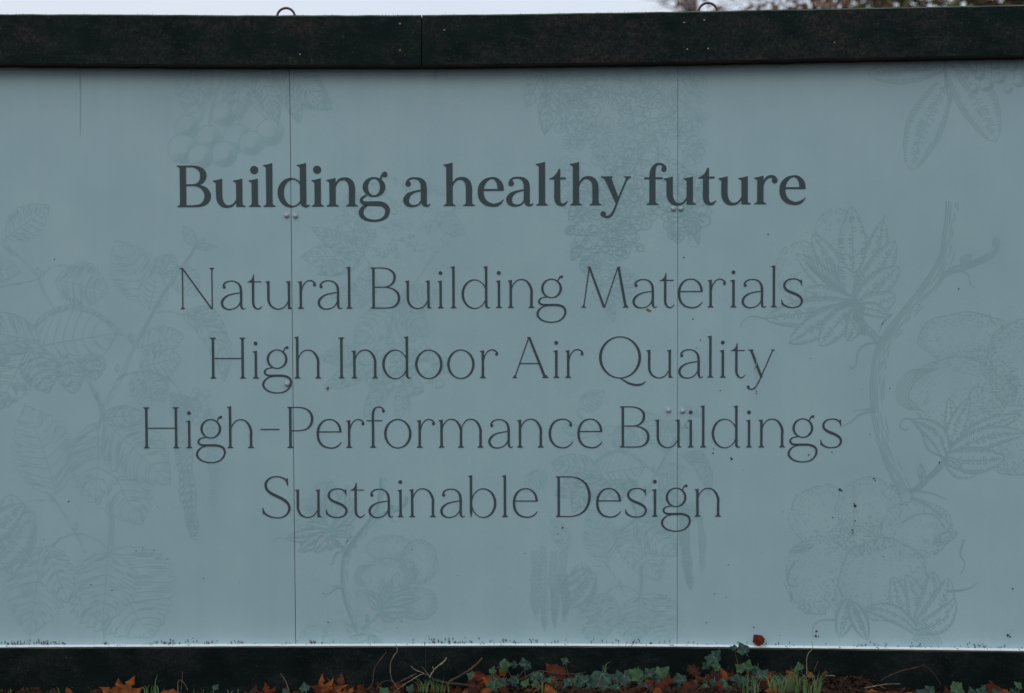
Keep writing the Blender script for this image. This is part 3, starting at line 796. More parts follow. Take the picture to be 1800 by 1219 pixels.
# ---------------------------------------------------------------- engraved plant prints
class Art:
    def __init__(self, base=0.00018):
        self.k = Ink(base); self.r = random.Random(11)
    def st(self, pts, w0=1.6, w1=0.6, n=4, wm=None):
        m = len(pts)
        self.k.ribbon([(p[0], p[1], (w0 + (w1-w0)*i/(m-1)) if wm is None else (wm*math.sin(math.pi*(i+0.5)/m))) for i, p in enumerate(pts)], n)
    def leaf(self, b, t, w, teeth=0, hatch=1.0, nv=6, bend=0.0, sides=(1, -1), sp=3.3, fat=0.85, lw=1.5, dark=1.0, cross=False):
        r = self.r
        bx, by = b; L = math.hypot(t[0]-bx, t[1]-by); ux, uy = (t[0]-bx)/L, (t[1]-by)/L
        px, py = -uy, ux
        def hw(u): 
            u = min(max(u, 0), 1)
            if cross and nv == 0: return .5*w*(.42+.58*math.sin(math.pi*min(u/.62, 1)*.5))*max(0, 1-u**3.0)**.7
            return 0.5*w*(math.sin(math.pi*u**fat)**0.75 if 0 < u < 1 else 0)
        def pt(u, v):
            o = bend*4*u*(1-u) + v*hw(u)
            return (bx+ux*u*L+px*o, by+uy*u*L+py*o)
        mk = [pt(i/16, .97) for i in range(17)] + [pt(i/16, -.97) for i in range(15, 0, -1)]
        self.k.mask(mk)
        for s in (1, -1):
            pts = []
            n = 18 if not teeth else teeth*2
            for i in range(n+1):
                u = i/n
                v = s*(1 + (0.0 if not teeth else (0.13 if i % 2 else -0.05)) + r.uniform(-.03, .03))
                uu = min(1, u + (0.02 if teeth and i % 2 else 0))
                pts.append(pt(uu, v))
            self.st(pts, lw, lw*0.8, 2 if teeth else 3)
        self.st([pt(i/8, 0) for i in range(9)], lw*1.3, lw*0.6, 3)
        for s in (1, -1):
            for k in range(nv):
                u0 = (k+0.4)/(nv+0.6)*0.88
                q = 0.2*(1-u0*0.4)
                self.st([pt(u0+q*v**1.3, s*v) for v in (0.0, 0.35, 0.7, 0.97)], lw*0.9, 0.5, 3)
        for s in sides:
            n = int(L/sp*1.0)
            for k in range(n):
                u0 = (k+r.random()*0.3)/n*0.93
                if r.random() > hatch: continue
                q = 0.2*(1-u0*0.4) if not cross else 0.03
                if cross:
                    if hw(u0) < 2: continue
                    for va, vb in ((r.uniform(.03, .1), r.uniform(.25, .42)), (r.uniform(.6, .75), .97)):
                        if va < .2 and r.random() < .35: continue
                        self.st([pt(u0, s*va), pt(u0+.008, s*(va+vb)/2), pt(u0+.016, s*vb)], wm=1.9*dark)
                    continue
                ph = ((u0*(nv+0.6)/0.88) % 1.0)
                va = 0.04 + 0.1*r.random() + 0.35*ph*r.random(); vb = min(0.98, va + (0.35+0.5*r.random())*(1-0.4*ph))
                if r.random() < 0.5: va, vb = 0.55+0.2*r.random(), 0.97
                if hw(u0) < 2.5: continue
                self.st([pt(u0+q*v**1.3, s*v) for v in (va, (va+vb)/2, vb)], wm=1.65*dark)
    def berry(self, x, y, rr, dense=1.0):
        r = self.r
        pts = [(x+rr*math.cos(a), y+rr*math.sin(a)) for a in [2*math.pi*k/14+0.3 for k in range(15)]]
        self.k.mask(pts[:-1])
        self.st(pts, 1.3, 1.3, 2)
        n = max(2, int(rr/2.4*dense))
        for k in range(n):
            q = 0.35+0.62*k/n
            a0 = -0.5+r.uniform(-.3, .3)-0.5*q; a1 = 2.2+r.uniform(-.4, .4)+0.4*q
            self.st([(x+rr*q*math.cos(a0+(a1-a0)*i/6), y+rr*q*math.sin(a0+(a1-a0)*i/6)) for i in range(7)], wm=.95)
        for k in range(int(n*1.2)):
            a = r.uniform(0.0, 2.2); q = r.uniform(0.45, 0.9)
            self.st([(x+rr*q*math.cos(a), y+rr*q*math.sin(a)), (x+rr*(q+.1)*math.cos(a+.35), y+rr*(q+.1)*math.sin(a+.35))], wm=1.6)
    def catkin(self, path, w, step=6.4):
        """tassel: staggered rows of little drooping scales"""
        r = self.r
        q = catmull([(*p, 0) for p in path], 12)
        L = [0]
        for a, b in zip(q, q[1:]): L.append(L[-1]+math.hypot(b[0]-a[0], b[1]-a[1]))
        t = 0; row = 0; i = 0
        while t < L[-1]:
            while i < len(L)-2 and L[i+1] < t: i += 1
            f = (t-L[i])/max(1e-6, L[i+1]-L[i])
            x = q[i][0]+(q[i+1][0]-q[i][0])*f; y = q[i][1]+(q[i+1][1]-q[i][1])*f
            l = math.hypot(q[i+1][0]-q[i][0], q[i+1][1]-q[i][1]) or 1
            tx, ty = (q[i+1][0]-q[i][0])/l, (q[i+1][1]-q[i][1])/l
            u = t/L[-1]
            ww = w*(.62+.38*math.sin(math.pi*min(1, u*1.02+.05)))*(1+.13*math.sin(t*.09))*min(1, (1-u)*5+.3)
            n = 3 + row % 2
            for k in range(n):
                o = ((k+.5)/n-.5)*ww + r.uniform(-1, 1)
                cx, cy = x-ty*o+r.uniform(-.8, .8), y+tx*o+r.uniform(-.8, .8)
                h = ww/n*.62; lean = o/ww*.9
                def T(a, b): return (cx-ty*(a+lean*b*.5)+tx*b, cy+tx*(a+lean*b*.5)+ty*b)
                self.st([T(-h, 0), T(-h*.6, h*1.1), T(0, h*1.55), T(h*.6, h*1.1), T(h, 0)], 1.15, .9, 3)
                if r.random() < .45: self.st([T(-h*.2, 0), T(0, h*.9)], wm=1.5)
                if k == n-1 and r.random() < .8: self.st([T(h*.5, 0), T(h*.6, h*.9)], wm=2.4)
            t += step; row += 1
    def stem(self, path, w, n, dash=0.25, lw=1.1, w2=None):
        r = self.r
        q = catmull([(*p, 0) for p in path], 6)
        w2 = w if w2 is None else w2
        for k in range(n):
            s = (k/(n-1) - 0.5) if n > 1 else 0
            cur = []
            pd = dash*(1.6-1.9*(k/(max(1, n-1))))
            for i in range(len(q)):
                x0, y0, _ = q[max(0, i-1)]; x1, y1, _ = q[min(len(q)-1, i+1)]
                l = math.hypot(x1-x0, y1-y0) or 1
                ww = w+(w2-w)*i/len(q)
                o = s*ww + r.uniform(-.25, .25)
                cur.append((q[i][0]-(y1-y0)/l*o, q[i][1]+(x1-x0)/l*o))
                if r.random() < pd and len(cur) > 1:
                    self.st(cur, wm=lw*1.3) if len(cur) > 2 else None
                    cur = []
            if len(cur) > 1: self.st(cur, lw, lw*0.7)
    def lobe(self, x, y, rx, ry, dens=1.0, dark=(1.2, 0.6), a0=0, a1=6.283):
        """cotton wool: broken wavy outline and short comma strokes, denser toward direction 'dark'"""
        r = self.r
        self.k.mask([(x+rx*.98*math.cos(2*math.pi*k/24), y+ry*.98*math.sin(2*math.pi*k/24)) for k in range(24)])
        n = int((rx+ry)*0.62)
        for k in range(n):
            a = a0+(a1-a0)*k/n
            if r.random() < 0.12: continue
            q = 1+0.03*math.sin(a*7)+r.uniform(-.012, .012)
            self.st([(x+rx*q*math.cos(a), y+ry*q*math.sin(a)), (x+rx*(q+.02)*math.cos(a+.05), y+ry*(q+.02)*math.sin(a+.05)), (x+rx*q*math.cos(a+.1), y+ry*q*math.sin(a+.1))], wm=1.6)
        m = int(rx*ry*0.34*dens)
        dl = math.hypot(*dark); dx, dy = dark[0]/dl, dark[1]/dl
        for k in range(m):
            a = r.uniform(0, 6.283); q = math.sqrt(r.random())
            ex, ey = q*math.cos(a), q*math.sin(a)
            edge = q**3*0.55 + max(0, ex*dx+ey*dy)**1.5*0.9 + 0.06
            if r.random() > edge: continue
            l = 1.8+2.2*r.random(); b = math.atan2(ey*ry, ex*rx)+1.2+r.uniform(-.5, .5)
            cx, cy = x+ex*rx, y+ey*ry
            self.st([(cx, cy), (cx+math.cos(b)*l*.5+.5, cy+math.sin(b)*l*.5), (cx+math.cos(b+.5)*l, cy+math.sin(b+.5)*l)], wm=1.4)
    def curl(self, pts, w0=3.0, w1=1.0): self.st(pts, w0, w1, 5)
    def blossom(self, x, y, rr, np=5):
        r = self.r
        a0 = r.uniform(0, 6.28)
        sq = r.uniform(0.55, 1.0); rot = r.uniform(0, 3.14)
        def T(u, v):
            v *= sq
            return (x+u*math.cos(rot)-v*math.sin(rot), y+u*math.sin(rot)+v*math.cos(rot))
        self.k.mask([T(rr*.84*math.cos(j*.45), rr*.84*math.sin(j*.45)) for j in range(14)])
        for k in range(np):
            a = a0+k*2*math.pi/np
            t = T(rr*math.cos(a), rr*math.sin(a))
            m1 = T(rr*0.75*math.cos(a-.55), rr*0.75*math.sin(a-.55)); m2 = T(rr*0.75*math.cos(a+.55), rr*0.75*math.sin(a+.55))
            self.st([(x, y), m1, t, m2, (x, y)], 1.3, 1.3, 4)
            for j in range(5):
                b = a+r.uniform(-.4, .4); q0 = r.uniform(.15, .5); q1 = q0+r.uniform(.2, .4)
                self.st([T(rr*q0*math.cos(b), rr*q0*math.sin(b)), T(rr*(q0+q1)/2*math.cos(b), rr*(q0+q1)/2*math.sin(b)), T(rr*q1*math.cos(b), rr*q1*math.sin(b))], wm=1.3)

def birch(A):
    A.leaf((12, 418), (86, 362), 56, teeth=9, hatch=.9)
    A.stem([(68, 492), (40, 498), (0, 505), (-40, 520)], 3, 3)
    A.stem([(68, 490), (45, 462), (14, 435), (10, 415)], 2.5, 2)
    A.leaf((14, 440), (4, 420), 9, hatch=0, nv=1); A.leaf((14, 440), (32, 450), 8, hatch=0, nv=1)
    A.leaf((-40, 470), (35, 478), 46, hatch=.9, nv=5)
    A.stem([(66, 485), (80, 520), (97, 545)], 4, 3); A.leaf((68, 490), (66, 470), 9, hatch=0, nv=1)
    A.stem([(72, 490), (84, 474), (105, 467), (125, 470)], 2.5, 2)
    A.leaf((98, 492), (190, 512), 78, teeth=8, hatch=1, fat=1.0, sp=2.6)
    A.leaf((30, 612), (207, 580), 118, hatch=1, nv=8, sp=2.6, sides=(-1,), fat=1.1, dark=1.25)
    A.leaf((34, 614), (203, 586), 112, hatch=.45, nv=8, sp=3, sides=(1,), fat=1.1)
    A.leaf((70, 600), (-70, 575), 80, hatch=.5, nv=7)
    A.leaf((78, 614), (-60, 670), 70, hatch=.9, nv=7)
    A.leaf((50, 612), (-5, 720), 66, teeth=11, hatch=1, nv=6, dark=1.1)
    A.leaf((55, 612), (85, 690), 62, teeth=9, hatch=1, nv=5, dark=1.2)
    A.leaf((118, 622), (130, 692), 50, teeth=8, hatch=1, nv=5, dark=1.2)
    A.leaf((160, 620), (168, 668), 40, teeth=7, hatch=1, nv=4, dark=1.2)
    A.leaf((256, 530), (203, 424), 78, teeth=11, hatch=.8, bend=6)
    A.leaf((262, 545), (278, 478), 50, teeth=7, hatch=.5)
    A.leaf((282, 485), (305, 448), 44, hatch=1, sp=2.4)
    A.leaf((310, 470), (345, 520), 46, teeth=7, hatch=.5)
    A.leaf((343, 432), (322, 398), 20, teeth=5, hatch=.6, nv=3); A.leaf((343, 434), (382, 434), 13, hatch=.9, nv=3); A.leaf((345, 430), (362, 418), 9, nv=1, hatch=.4)
    A.stem([(345, 432), (322, 468), (290, 512), (264, 560), (238, 608), (214, 660), (190, 705), (181, 745)], 4, 4, w2=9, dash=.1)
    A.stem([(270, 549), (300, 548), (325, 556)], 2.5, 2)
    A.leaf((322, 553), (398, 592), 46, hatch=1, bend=-10, nv=5, sides=(-1,), dark=1.2); A.leaf((330, 556), (394, 672), 40, teeth=8, hatch=.6, bend=-24)
    A.stem([(205, 585), (222, 592), (234, 604)], 2.5, 2); A.leaf((232, 604), (229, 584), 10, hatch=.2, nv=1)
    A.leaf((243, 612), (323, 588), 52, teeth=7, hatch=.7); A.leaf((246, 646), (318, 628), 62, teeth=8, hatch=.8, dark=1.2)
    A.leaf((240, 655), (262, 716), 42, teeth=7, hatch=.7); A.leaf((262, 655), (288, 706), 44, teeth=7, hatch=1, dark=1.2)
    A.stem([(205, 668), (225, 657), (262, 654), (295, 664), (320, 690)], 3, 3)
    A.stem([(137, 640), (158, 672), (176, 712)], 6, 3); A.leaf((205, 655), (207, 640), 7, hatch=0, nv=1)
    for i in range(16): A.berry(345+16*math.sin(i*2.3)+(i % 3)*6, 690+i*3.4, 7)
    for i in range(14): A.leaf((300+i % 5*9, 690+i*2.5), (312+i % 5*9+A.r.uniform(-8, 8), 706+i*3), 12, nv=2, hatch=.8)
    A.catkin([(318, 705), (322, 780), (328, 850), (342, 952)], 27); A.catkin([(365, 720), (374, 790), (376, 850), (373, 902)], 19)
    A.leaf((98, 868), (45, 714), 104, teeth=12, hatch=.65, bend=4, nv=7, sp=3.6)
    A.stem([(80, 862), (100, 885), (125, 925), (152, 972)], 4, 3); A.leaf((132, 935), (134, 918), 8, hatch=.2, nv=1)
    A.stem([(100, 880), (70, 880), (45, 882)], 2.5, 2)
    A.leaf((176, 738), (248, 922), 128, teeth=12, hatch=.7, nv=8, sp=3.4, bend=10)
    A.leaf((176, 742), (168, 878), 96, teeth=10, hatch=.5, nv=6); A.leaf((180, 735), (298, 850), 100, teeth=10, hatch=.8, nv=6)
    A.leaf((182, 735), (255, 728), 38, hatch=.8, nv=4)
    A.stem([(194, 880), (196, 920), (194, 966)], 9, 5, dash=.05); A.stem([(170, 690), (178, 715), (180, 738)], 8, 4, dash=.05)
    A.stem([(90, 962), (110, 945), (140, 938), (170, 948), (192, 966)], 3, 3)
    A.leaf((195, 966), (268, 1120), 176, teeth=14, hatch=.65, nv=9, sp=3.2, bend=12); A.leaf((190, 970), (180, 1095), 110, teeth=10, hatch=.55, nv=6)
    A.leaf((74, 962), (52, 1115), 108, teeth=12, hatch=.75, nv=7); A.leaf((80, 960), (120, 1060), 60, teeth=8, hatch=.6)
    A.stem([(182, 1090), (185, 1130)], 5, 3)
    A.leaf((20, 1010), (20, 868), 88, hatch=1, nv=2, sp=3.4, cross=True, fat=1.0); A.leaf((-20, 1000), (60, 900), 70, hatch=1, nv=3, sp=3.4, cross=True, dark=1)
    A.leaf((-45, 960), (44, 885), 50, hatch=1, sp=3.4, cross=True, nv=2)
    for i, x in enumerate((-122, -95, -62, -30)):
        A.catkin([(x, 835-14*(i % 2)), (x+5-4*i, 900), (x+2, 980), (x+9-4*i, 1035+(i*37 % 50))], 25)
    A.leaf((-20, 830), (-70, 740), 50, teeth=7, hatch=.6); A.leaf((-90, 600), (-150, 660), 60, teeth=8)

def cotton(A):
    B = (1506, 540)
    A.lobe(1410, 478, 48, 52, 1.0, (1, .7)); A.lobe(1472, 410, 40, 42, 1.0, (.6, 1)); A.lobe(1420, 505, 40, 28, 1.3, (1, .2))
    for t, w, s, h in (((1428, 412), 50, (1, -1), 1), ((1400, 446), 40, (1, -1), 1), ((1508, 402), 84, (1, -1), .9), ((1553, 388), 52, (1, -1), 1), ((1574, 424), 54, (1, -1), 1), ((1581, 470), 52, (1, -1), 1),
                       ((1575, 520), 48, (1, -1), 1), ((1562, 556), 26, (1, -1), 1), ((1414, 510), 56, (1, -1), .9), ((1345, 560), 58, (1, -1), 1), ((1388, 602), 54, (1, -1), 1), ((1441, 608), 50, (1, -1), 1), ((1490, 600), 34, (1, -1), 1)):
        A.leaf(B, t, w, hatch=h, nv=0, sp=4.3, cross=True, sides=s, fat=1.05, dark=1.1, lw=1.6, bend=A.r.uniform(-5, 5))
    A.leaf((1500, 480), (1497, 362), 46, hatch=.5, nv=1, cross=True, dark=1.3)
    
    for k in range(16): A.st([B, (B[0]+16*math.cos(k*.4), B[1]+16*math.sin(k*.4))], 3.4, 1.0)
    for k in range(9): A.st([(1412+k*6.5, 438+k*2.6), (1424+k*6.3, 470+k*3.6), (1458+k*3.6, 503+k*1.8), (1478+k*2.2, 512+k)], wm=2.0)
    A.curl([(1345, 560), (1322, 556), (1305, 565), (1302, 576)], 2.2, 1.2); A.curl([(1386, 602), (1400, 606), (1430, 600)], 2, 1)
    A.curl([(1553, 388), (1554, 378), (1560, 386)], 2, 1)
    A.leaf((1500, 555), (1520, 590), 16, hatch=.6, nv=1); A.stem([(1506, 552), (1520, 575), (1548, 602)], 12, 6, dash=.1)
    A.curl([(1548, 602), (1520, 606), (1507, 622), (1505, 640), (1497, 648), (1493, 644)], 4, 1.4)
    A.curl([(1545, 585), (1555, 562), (1568, 553), (1545, 575)], 1.6, 1.6)
    A.stem([(1676, 354), (1672, 400), (1660, 460), (1625, 515), (1590, 558), (1556, 604), (1544, 650), (1542, 705), (1550, 760), (1568, 815), (1592, 866)], 25, 7, dash=.30, lw=2.0, w2=22)
    A.stem([(1650, 490), (1668, 478), (1700, 468), (1735, 453), (1748, 440), (1752, 418)], 11, 6, dash=.05, lw=1.6)
    A.leaf((1688, 462), (1708, 448), 13, nv=1, hatch=1); A.curl([(1688, 476), (1702, 484), (1706, 500), (1714, 506)], 3.4, 1.2)
    A.curl([(1540, 722), (1515, 727), (1495, 742), (1476, 752)], 6, 1); A.curl([(1540, 716), (1518, 720), (1500, 722)], 2, 1)
    A.curl([(1592, 860), (1630, 866), (1650, 872), (1668, 880)], 5, 1.2)
    C0 = (1664, 806)
    A.lobe(1698, 594, 82, 44, 1.1, (.7, 1)); A.lobe(1684, 694, 84, 66, .8, (1, .4)); A.lobe(1795, 640, 62, 75, 1.2, (-1, .3)); A.lobe(1790, 780, 66, 56, 1.6, (-.6, .6))
    for k in range(60): 
        a = A.r.uniform(0, 6.28); q = A.r.random()
        A.st([(1772+q*18*math.cos(a), 668+q*30*math.sin(a)), (1776+q*22*math.cos(a+.2), 670+q*34*math.sin(a+.2))], wm=2.6)
    A.curl([(1739, 550), (1742, 562), (1752, 574)], 3, 1.4)
    for t, w, bd in (((1668, 700), 34, 8), ((1704, 700), 36, -4), ((1795, 730), 36, -12), ((1800, 762), 44, -14), ((1602, 738), 38, 16), ((1716, 834), 42, 4), ((1765, 805), 52, 4), ((1690, 822), 16, 0)):
        A.leaf(C0, t, w, hatch=1, nv=0, sp=4.0, cross=True, bend=bd, dark=1.1, lw=1.6)
    A.curl([(1668, 702), (1676, 694), (1682, 700)], 2, 1.2); A.curl([(1702, 702), (1706, 688), (1718, 680), (1727, 684), (1726, 690)], 2.4, 1.2)
    A.curl([(1664, 806), (1632, 790), (1620, 760), (1606, 740), (1590, 736), (1582, 748), (1590, 756), (1597, 752)], 4, 1.6)
    for k in range(6): A.curl([(1640+2*k, 648), (1600+4*k, 652+k*2), (1576+4*k, 680+k*2), (1580+5*k, 708), (1600+4*k, 722)], 1.6, 1.2)
    A.stem([(1664, 806), (1645, 828), (1622, 850), (1600, 868)], 9, 5, dash=.05, lw=1.7); A.leaf((1622, 850), (1618, 815), 12, nv=1, hatch=.6)
    A.lobe(1450, 908, 62, 54, .9, (.8, .7)); A.lobe(1528, 892, 58, 52, 1.0, (0, 1)); A.lobe(1612, 930, 62, 50, .8, (.9, .5)); A.lobe(1440, 1012, 60, 68, 1.0, (.5, .9)); A.lobe(1553, 1020, 78, 72, .8, (.3, 1))
    for k in range(70):
        a = A.r.uniform(0, 6.28); q = A.r.random()
        A.st([(1516+q*42*math.cos(a), 960+q*16*math.sin(a)), (1519+q*42*math.cos(a), 964+q*18*math.sin(a))], wm=2.4)
    G = (1608, 1108)
    for t, w, bd in (((1570, 1014), 40, -6), ((1592, 1010), 42, 12), ((1640, 1005), 52, 14), ((1668, 1016), 54, 16), ((1680, 1054), 44, 14), ((1520, 1070), 34, 12)):
        A.leaf(G, t, w, hatch=1, nv=0, sp=4.0, cross=True, bend=bd, dark=1.1, lw=1.6)
    A.leaf((1494, 1052), (1476, 1122), 36, hatch=1, nv=1, cross=True, sp=2.5, dark=1.5); A.leaf((1497, 1058), (1525, 1126), 32, hatch=1, nv=1, cross=True, sp=2.5, dark=1.5)
    A.leaf((1425, 1080), (1405, 1056), 16, nv=1, hatch=1, dark=1.4); A.curl([(1466, 1090), (1440, 1092), (1428, 1106), (1430, 1124)], 4, 1.4)
    A.leaf((1430, 960), (1386, 970), 12, nv=0, hatch=1); A.curl([(1398, 986), (1384, 1010), (1386, 1026), (1398, 1032)], 5, 2)
    A.curl([(1664, 1040), (1700, 1036), (1719, 1024)], 5, 1.2); A.leaf((1640, 955), (1684, 936), 20, nv=1, hatch=1, dark=1.4); A.curl([(1694, 948), (1688, 975), (1696, 990), (1688, 1012)], 5, 1.4)
    A.curl([(1585, 920), (1610, 905), (1640, 905), (1660, 925)], 3, 2); A.curl([(1600, 875), (1630, 888), (1655, 910)], 7, 4)
    A.stem([(1612, 1108), (1630, 1120), (1640, 1140)], 34, 9, dash=.05, lw=1.7)

art = Art(); cotton(art); o = art.k.build('cotton_print', m_print_grey); o['label'] = 'large faint engraving of cotton bolls on a branch'
art = Art(); art.k.sw = 1.5
art.k.xf = lambda x, y: (677+0.52*(x-1680), 840+0.52*(y-355))
cotton(art); o = art.k.build('cotton_print', m_print_teal); o['label'] = 'small faint engraving of cotton bolls on a branch'
art = Art(); birch(art); o = art.k.build('leaf_print', m_print_teal); o['label'] = 'large faint engraving of birch leaves and catkins'
art = Art(); art.k.sw = 1.12
art.k.xf = lambda x, y: (1127+0.595*(x-195), 1046+0.595*(y-965))
birch(art); o = art.k.build('leaf_print', m_print_teal); o['label'] = 'small faint engraving of birch leaves and catkins'

art = A = Art()      # rowan-like berries at the top left
for x, y, rr in ((328, 224, 21), (394, 200, 22), (367, 243, 22), (417, 243, 25), (475, 233, 24), (321, 262, 26), (394, 271, 23), (442, 252, 22), (352, 276, 22)): A.berry(x, y, rr, 1.05)
for p in ([(328, 206), (352, 190), (374, 165), (388, 145), (386, 118)], [(367, 222), (372, 195), (378, 170), (388, 148)], [(394, 180), (394, 160), (390, 145), (400, 118)], [(417, 220), (430, 198), (438, 185), (443, 160), (442, 112)], [(470, 210), (455, 195), (442, 182)], [(321, 238), (352, 210), (360, 190)]): A.stem(p, 3, 2, dash=.05, lw=1.4)
A.leaf((452, 112), (488, 216), 46, hatch=1, nv=5, sp=2.3); A.leaf((425, 110), (415, 210), 44, hatch=.8, nv=4, sp=2.4); A.leaf((470, 112), (583, 192), 66, teeth=8, hatch=1, nv=6, sp=2.3); A.leaf((500, 130), (527, 216), 36, hatch=.9, nv=4, sp=2.4)
A.leaf((500, 105), (570, 192), 60, hatch=.9, nv=4, sp=2.4)
A.leaf((345, 110), (326, 196), 44, teeth=7, hatch=1, dark=1.2); A.leaf((352, 112), (350, 186), 36, teeth=6, hatch=.8); A.leaf((355, 110), (366, 172), 30, teeth=5); A.leaf((330, 110), (312, 170), 26, teeth=5)
o = A.k.build('berry_print', m_print_teal); o['label'] = 'faint engraving of rowan berries hanging under the top rail'

art = A = Art()      # hanging blossom
for (y0, y1, xa0, xb0, xa1, xb1, n) in ((118, 270, 985, 1225, 985, 1232, 60), (270, 330, 990, 1235, 1010, 1225, 30), (330, 400, 1000, 1130, 1000, 1135, 26), (330, 425, 1150, 1228, 1190, 1232, 22), (400, 520, 1005, 1135, 1060, 1095, 28)):
    for i in range(n):
        t = A.r.random(); y = y0+(y1-y0)*t
        xa, xb = xa0+(xa1-xa0)*t, xb0+(xb1-xb0)*t
        A.blossom(A.r.uniform(xa, xb), y, A.r.uniform(17, 31), A.r.choice((3, 4, 5, 5)))
A.leaf((1070, 520), (1078, 568), 16, nv=4, hatch=.6); A.leaf((1075, 510), (1066, 548), 14, nv=3, hatch=.6)
for b, t in (((1215, 370), (1228, 428)), ((1205, 360), (1212, 412)), ((1010, 400), (994, 410)), ((1020, 430), (1004, 458)), ((1030, 450), (1024, 478))): A.leaf(b, t, 16, nv=2, hatch=1, dark=1.2)
A.leaf((972, 145), (957, 236), 36, nv=6, hatch=.8); A.leaf((960, 112), (924, 190), 34, nv=4, hatch=.3); A.stem([(972, 148), (982, 112)], 2, 2)
o = A.k.build('blossom_print', m_print_teal); o['label'] = 'faint engraving of a hanging cluster of blossom'

art = A = Art()      # elder umbel and berries in the centre
for i in range(950):
    a = A.r.uniform(0, 6.283); q = math.sqrt(A.r.random())
    x, y = 702+112*q*math.cos(a), 385+72*q*math.sin(a)
    if noise.noise(Vector((x*.035, y*.035, 1))) < -0.12: continue
    l = A.r.uniform(2.5, 5); b = A.r.uniform(0, 6.28)
    A.st([(x, y), (x+l*math.cos(b), y+l*math.sin(b)), (x+l*math.cos(b+1), y+l*math.sin(b+1))], wm=1.2)
for b, t, w in (((640, 450), (530, 452), 50), ((640, 450), (548, 400), 34), ((642, 448), (560, 482), 36), ((640, 445), (628, 385), 28), ((768, 375), (815, 414), 36), ((700, 540), (622, 602), 60), ((705, 540), (752, 592), 44), ((706, 538), (768, 510), 52), ((660, 520), (580, 520), 44), ((640, 620), (560, 630), 34), ((655, 640), (570, 682), 36), ((690, 650), (640, 735), 34), ((712, 670), (700, 740), 26), ((640, 530), (648, 470), 40)):
    A.leaf(b, t, w, nv=6, hatch=.9, sp=2.6, lw=1.1, dark=.8)
for p in ([(640, 445), (652, 470), (668, 500), (694, 545)], [(694, 545), (680, 600), (672, 640)], [(696, 545), (702, 590), (724, 620)], [(698, 545), (735, 580), (752, 610)], [(694, 545), (740, 480), (770, 440)], [(700, 640), (718, 700), (722, 750)]): A.stem(p, 3, 2, lw=1.1)
for i in range(95):
    a = A.r.uniform(0, 6.283); q = math.sqrt(A.r.random())
    A.berry(715+76*q*math.cos(a), 645+50*q*math.sin(a), A.r.uniform(5.5, 8), 1.0)
o = A.k.build('elder_print', m_print_teal); o['label'] = 'faint engraving of elder flowers and berries behind the lettering'

art = A = Art()      # leaves and berries, top right
A.leaf((1662, 150), (1600, 300), 74, nv=0, hatch=1, sp=4.2, cross=True, dark=1.1, bend=6); A.leaf((1670, 112), (1751, 250), 76, nv=0, hatch=1, sp=4.2, cross=True, dark=1.1, bend=-8); A.leaf((1655, 116), (1526, 132), 52, nv=0, hatch=1, sp=4.2, cross=True, dark=1.1)
A.stem([(1662, 105), (1664, 150), (1672, 180)], 5, 4, lw=1.6); A.leaf((1650, 108), (1560, 100), 40, nv=3, hatch=1)
for x, y, rr in ((1734, 150, 12), (1722, 132, 9), (1757, 138, 10), (1772, 157, 8), (1712, 156, 8), (1792, 142, 12), (1780, 118, 9), (1808, 122, 10), (1748, 116, 8), (1815, 150, 11)): A.berry(x, y, rr, 1.6)
for i in range(8): A.curl([(1700+i*14, 105), (1704+i*13, 122), (1700+i*14, 140)], 2.2, 1)
o = A.k.build('leaf_print', m_print_grey); o['label'] = 'faint engraving of leaves and small berries under the top rail'

# ---------------------------------------------------------------- dirt on the panel
rd = random.Random(3)
dk = Ink(0.0021)
def speck(ink, x, y, r):
    n = 7; a0 = rd.uniform(0, 6)
    ink.poly([(x+r*rd.uniform(.6, 1.2)*math.cos(a0+2*math.pi*k/n), y+r*rd.uniform(.6, 1.3)*math.sin(a0+2*math.pi*k/n)) for k in range(n)])
for x, y, r in ((1350, 412, 1.4), (1503, 889, 2.6), (1501, 886, 1.4), (1476, 861, 2.2), (1479, 863, 1.6), (1536, 841, 1.8), (1538, 845, 1.2), (1498, 932, 1.8), (1499, 937, 1.3), (1503, 916, 1.2), (1651, 813, 1.6), (1780, 1035, 1.6), (1771, 1117, 2.4), (1775, 1119, 1.6), (1435, 1110, 2), (1434, 1118, 2.2), (1438, 1119, 1.3), (1464, 910, 1.4),
                (1529, 764, 1), (1286, 807, 2.0), (1284, 804, 1.2), (1253, 797, 1.5), (1254, 789, 1.1), (1422, 763, 1.3), (1421.6, 800, 1.6), (1430, 785, 1.4), (1462, 795, 1.1), (1329, 645, 1.6), (1326, 648, 1), (1329.5, 688, 1.1), (1330, 692, 1), (1231, 598, 1.1), (1224, 612, .9), (1266, 687, 1.1), (1685, 508, 1.3), (1564, 683, 1.2),
                (1202, 453, 1.4), (1218, 561, 1.3), (989, 928, 1.8), (980, 939, 1.2), (1242, 1095, 1.3), (1325, 1103, 1.6), (1376, 900, .9), (1204, 748, 1), (1207, 752, 1), (1280, 993, 1), (1256, 1044, 1), (577, 1094, 1.3), (96, 456, 1.2), (121, 882, 1.3), (358, 1017, 1.2), (160, 1028, 1.1), (197, 1038, 1.1)):
    speck(dk, x, y, r)
for i in range(34):
    speck(dk, rd.uniform(-400, 2200), rd.uniform(880, 1130)**1.0, rd.uniform(.45, 1.0))
for i in range(14):
    speck(dk, rd.uniform(1150, 1800), rd.uniform(400, 1130), rd.uniform(.45, .9))
def edge_dirt(x0, x1, n, h):
    for i in range(n):
        x = rd.uniform(x0, x1); yb = lin(BOT, x)-1
        y = yb - abs(rd.gauss(0, h)) - 2
        hh = rd.uniform(1.2, 4.5)
        dk.ribbon([(x, y-hh*.5, rd.uniform(.6, 1.6)), (x+rd.uniform(-1, 1), y+hh*.5, rd.uniform(.6, 1.5))])
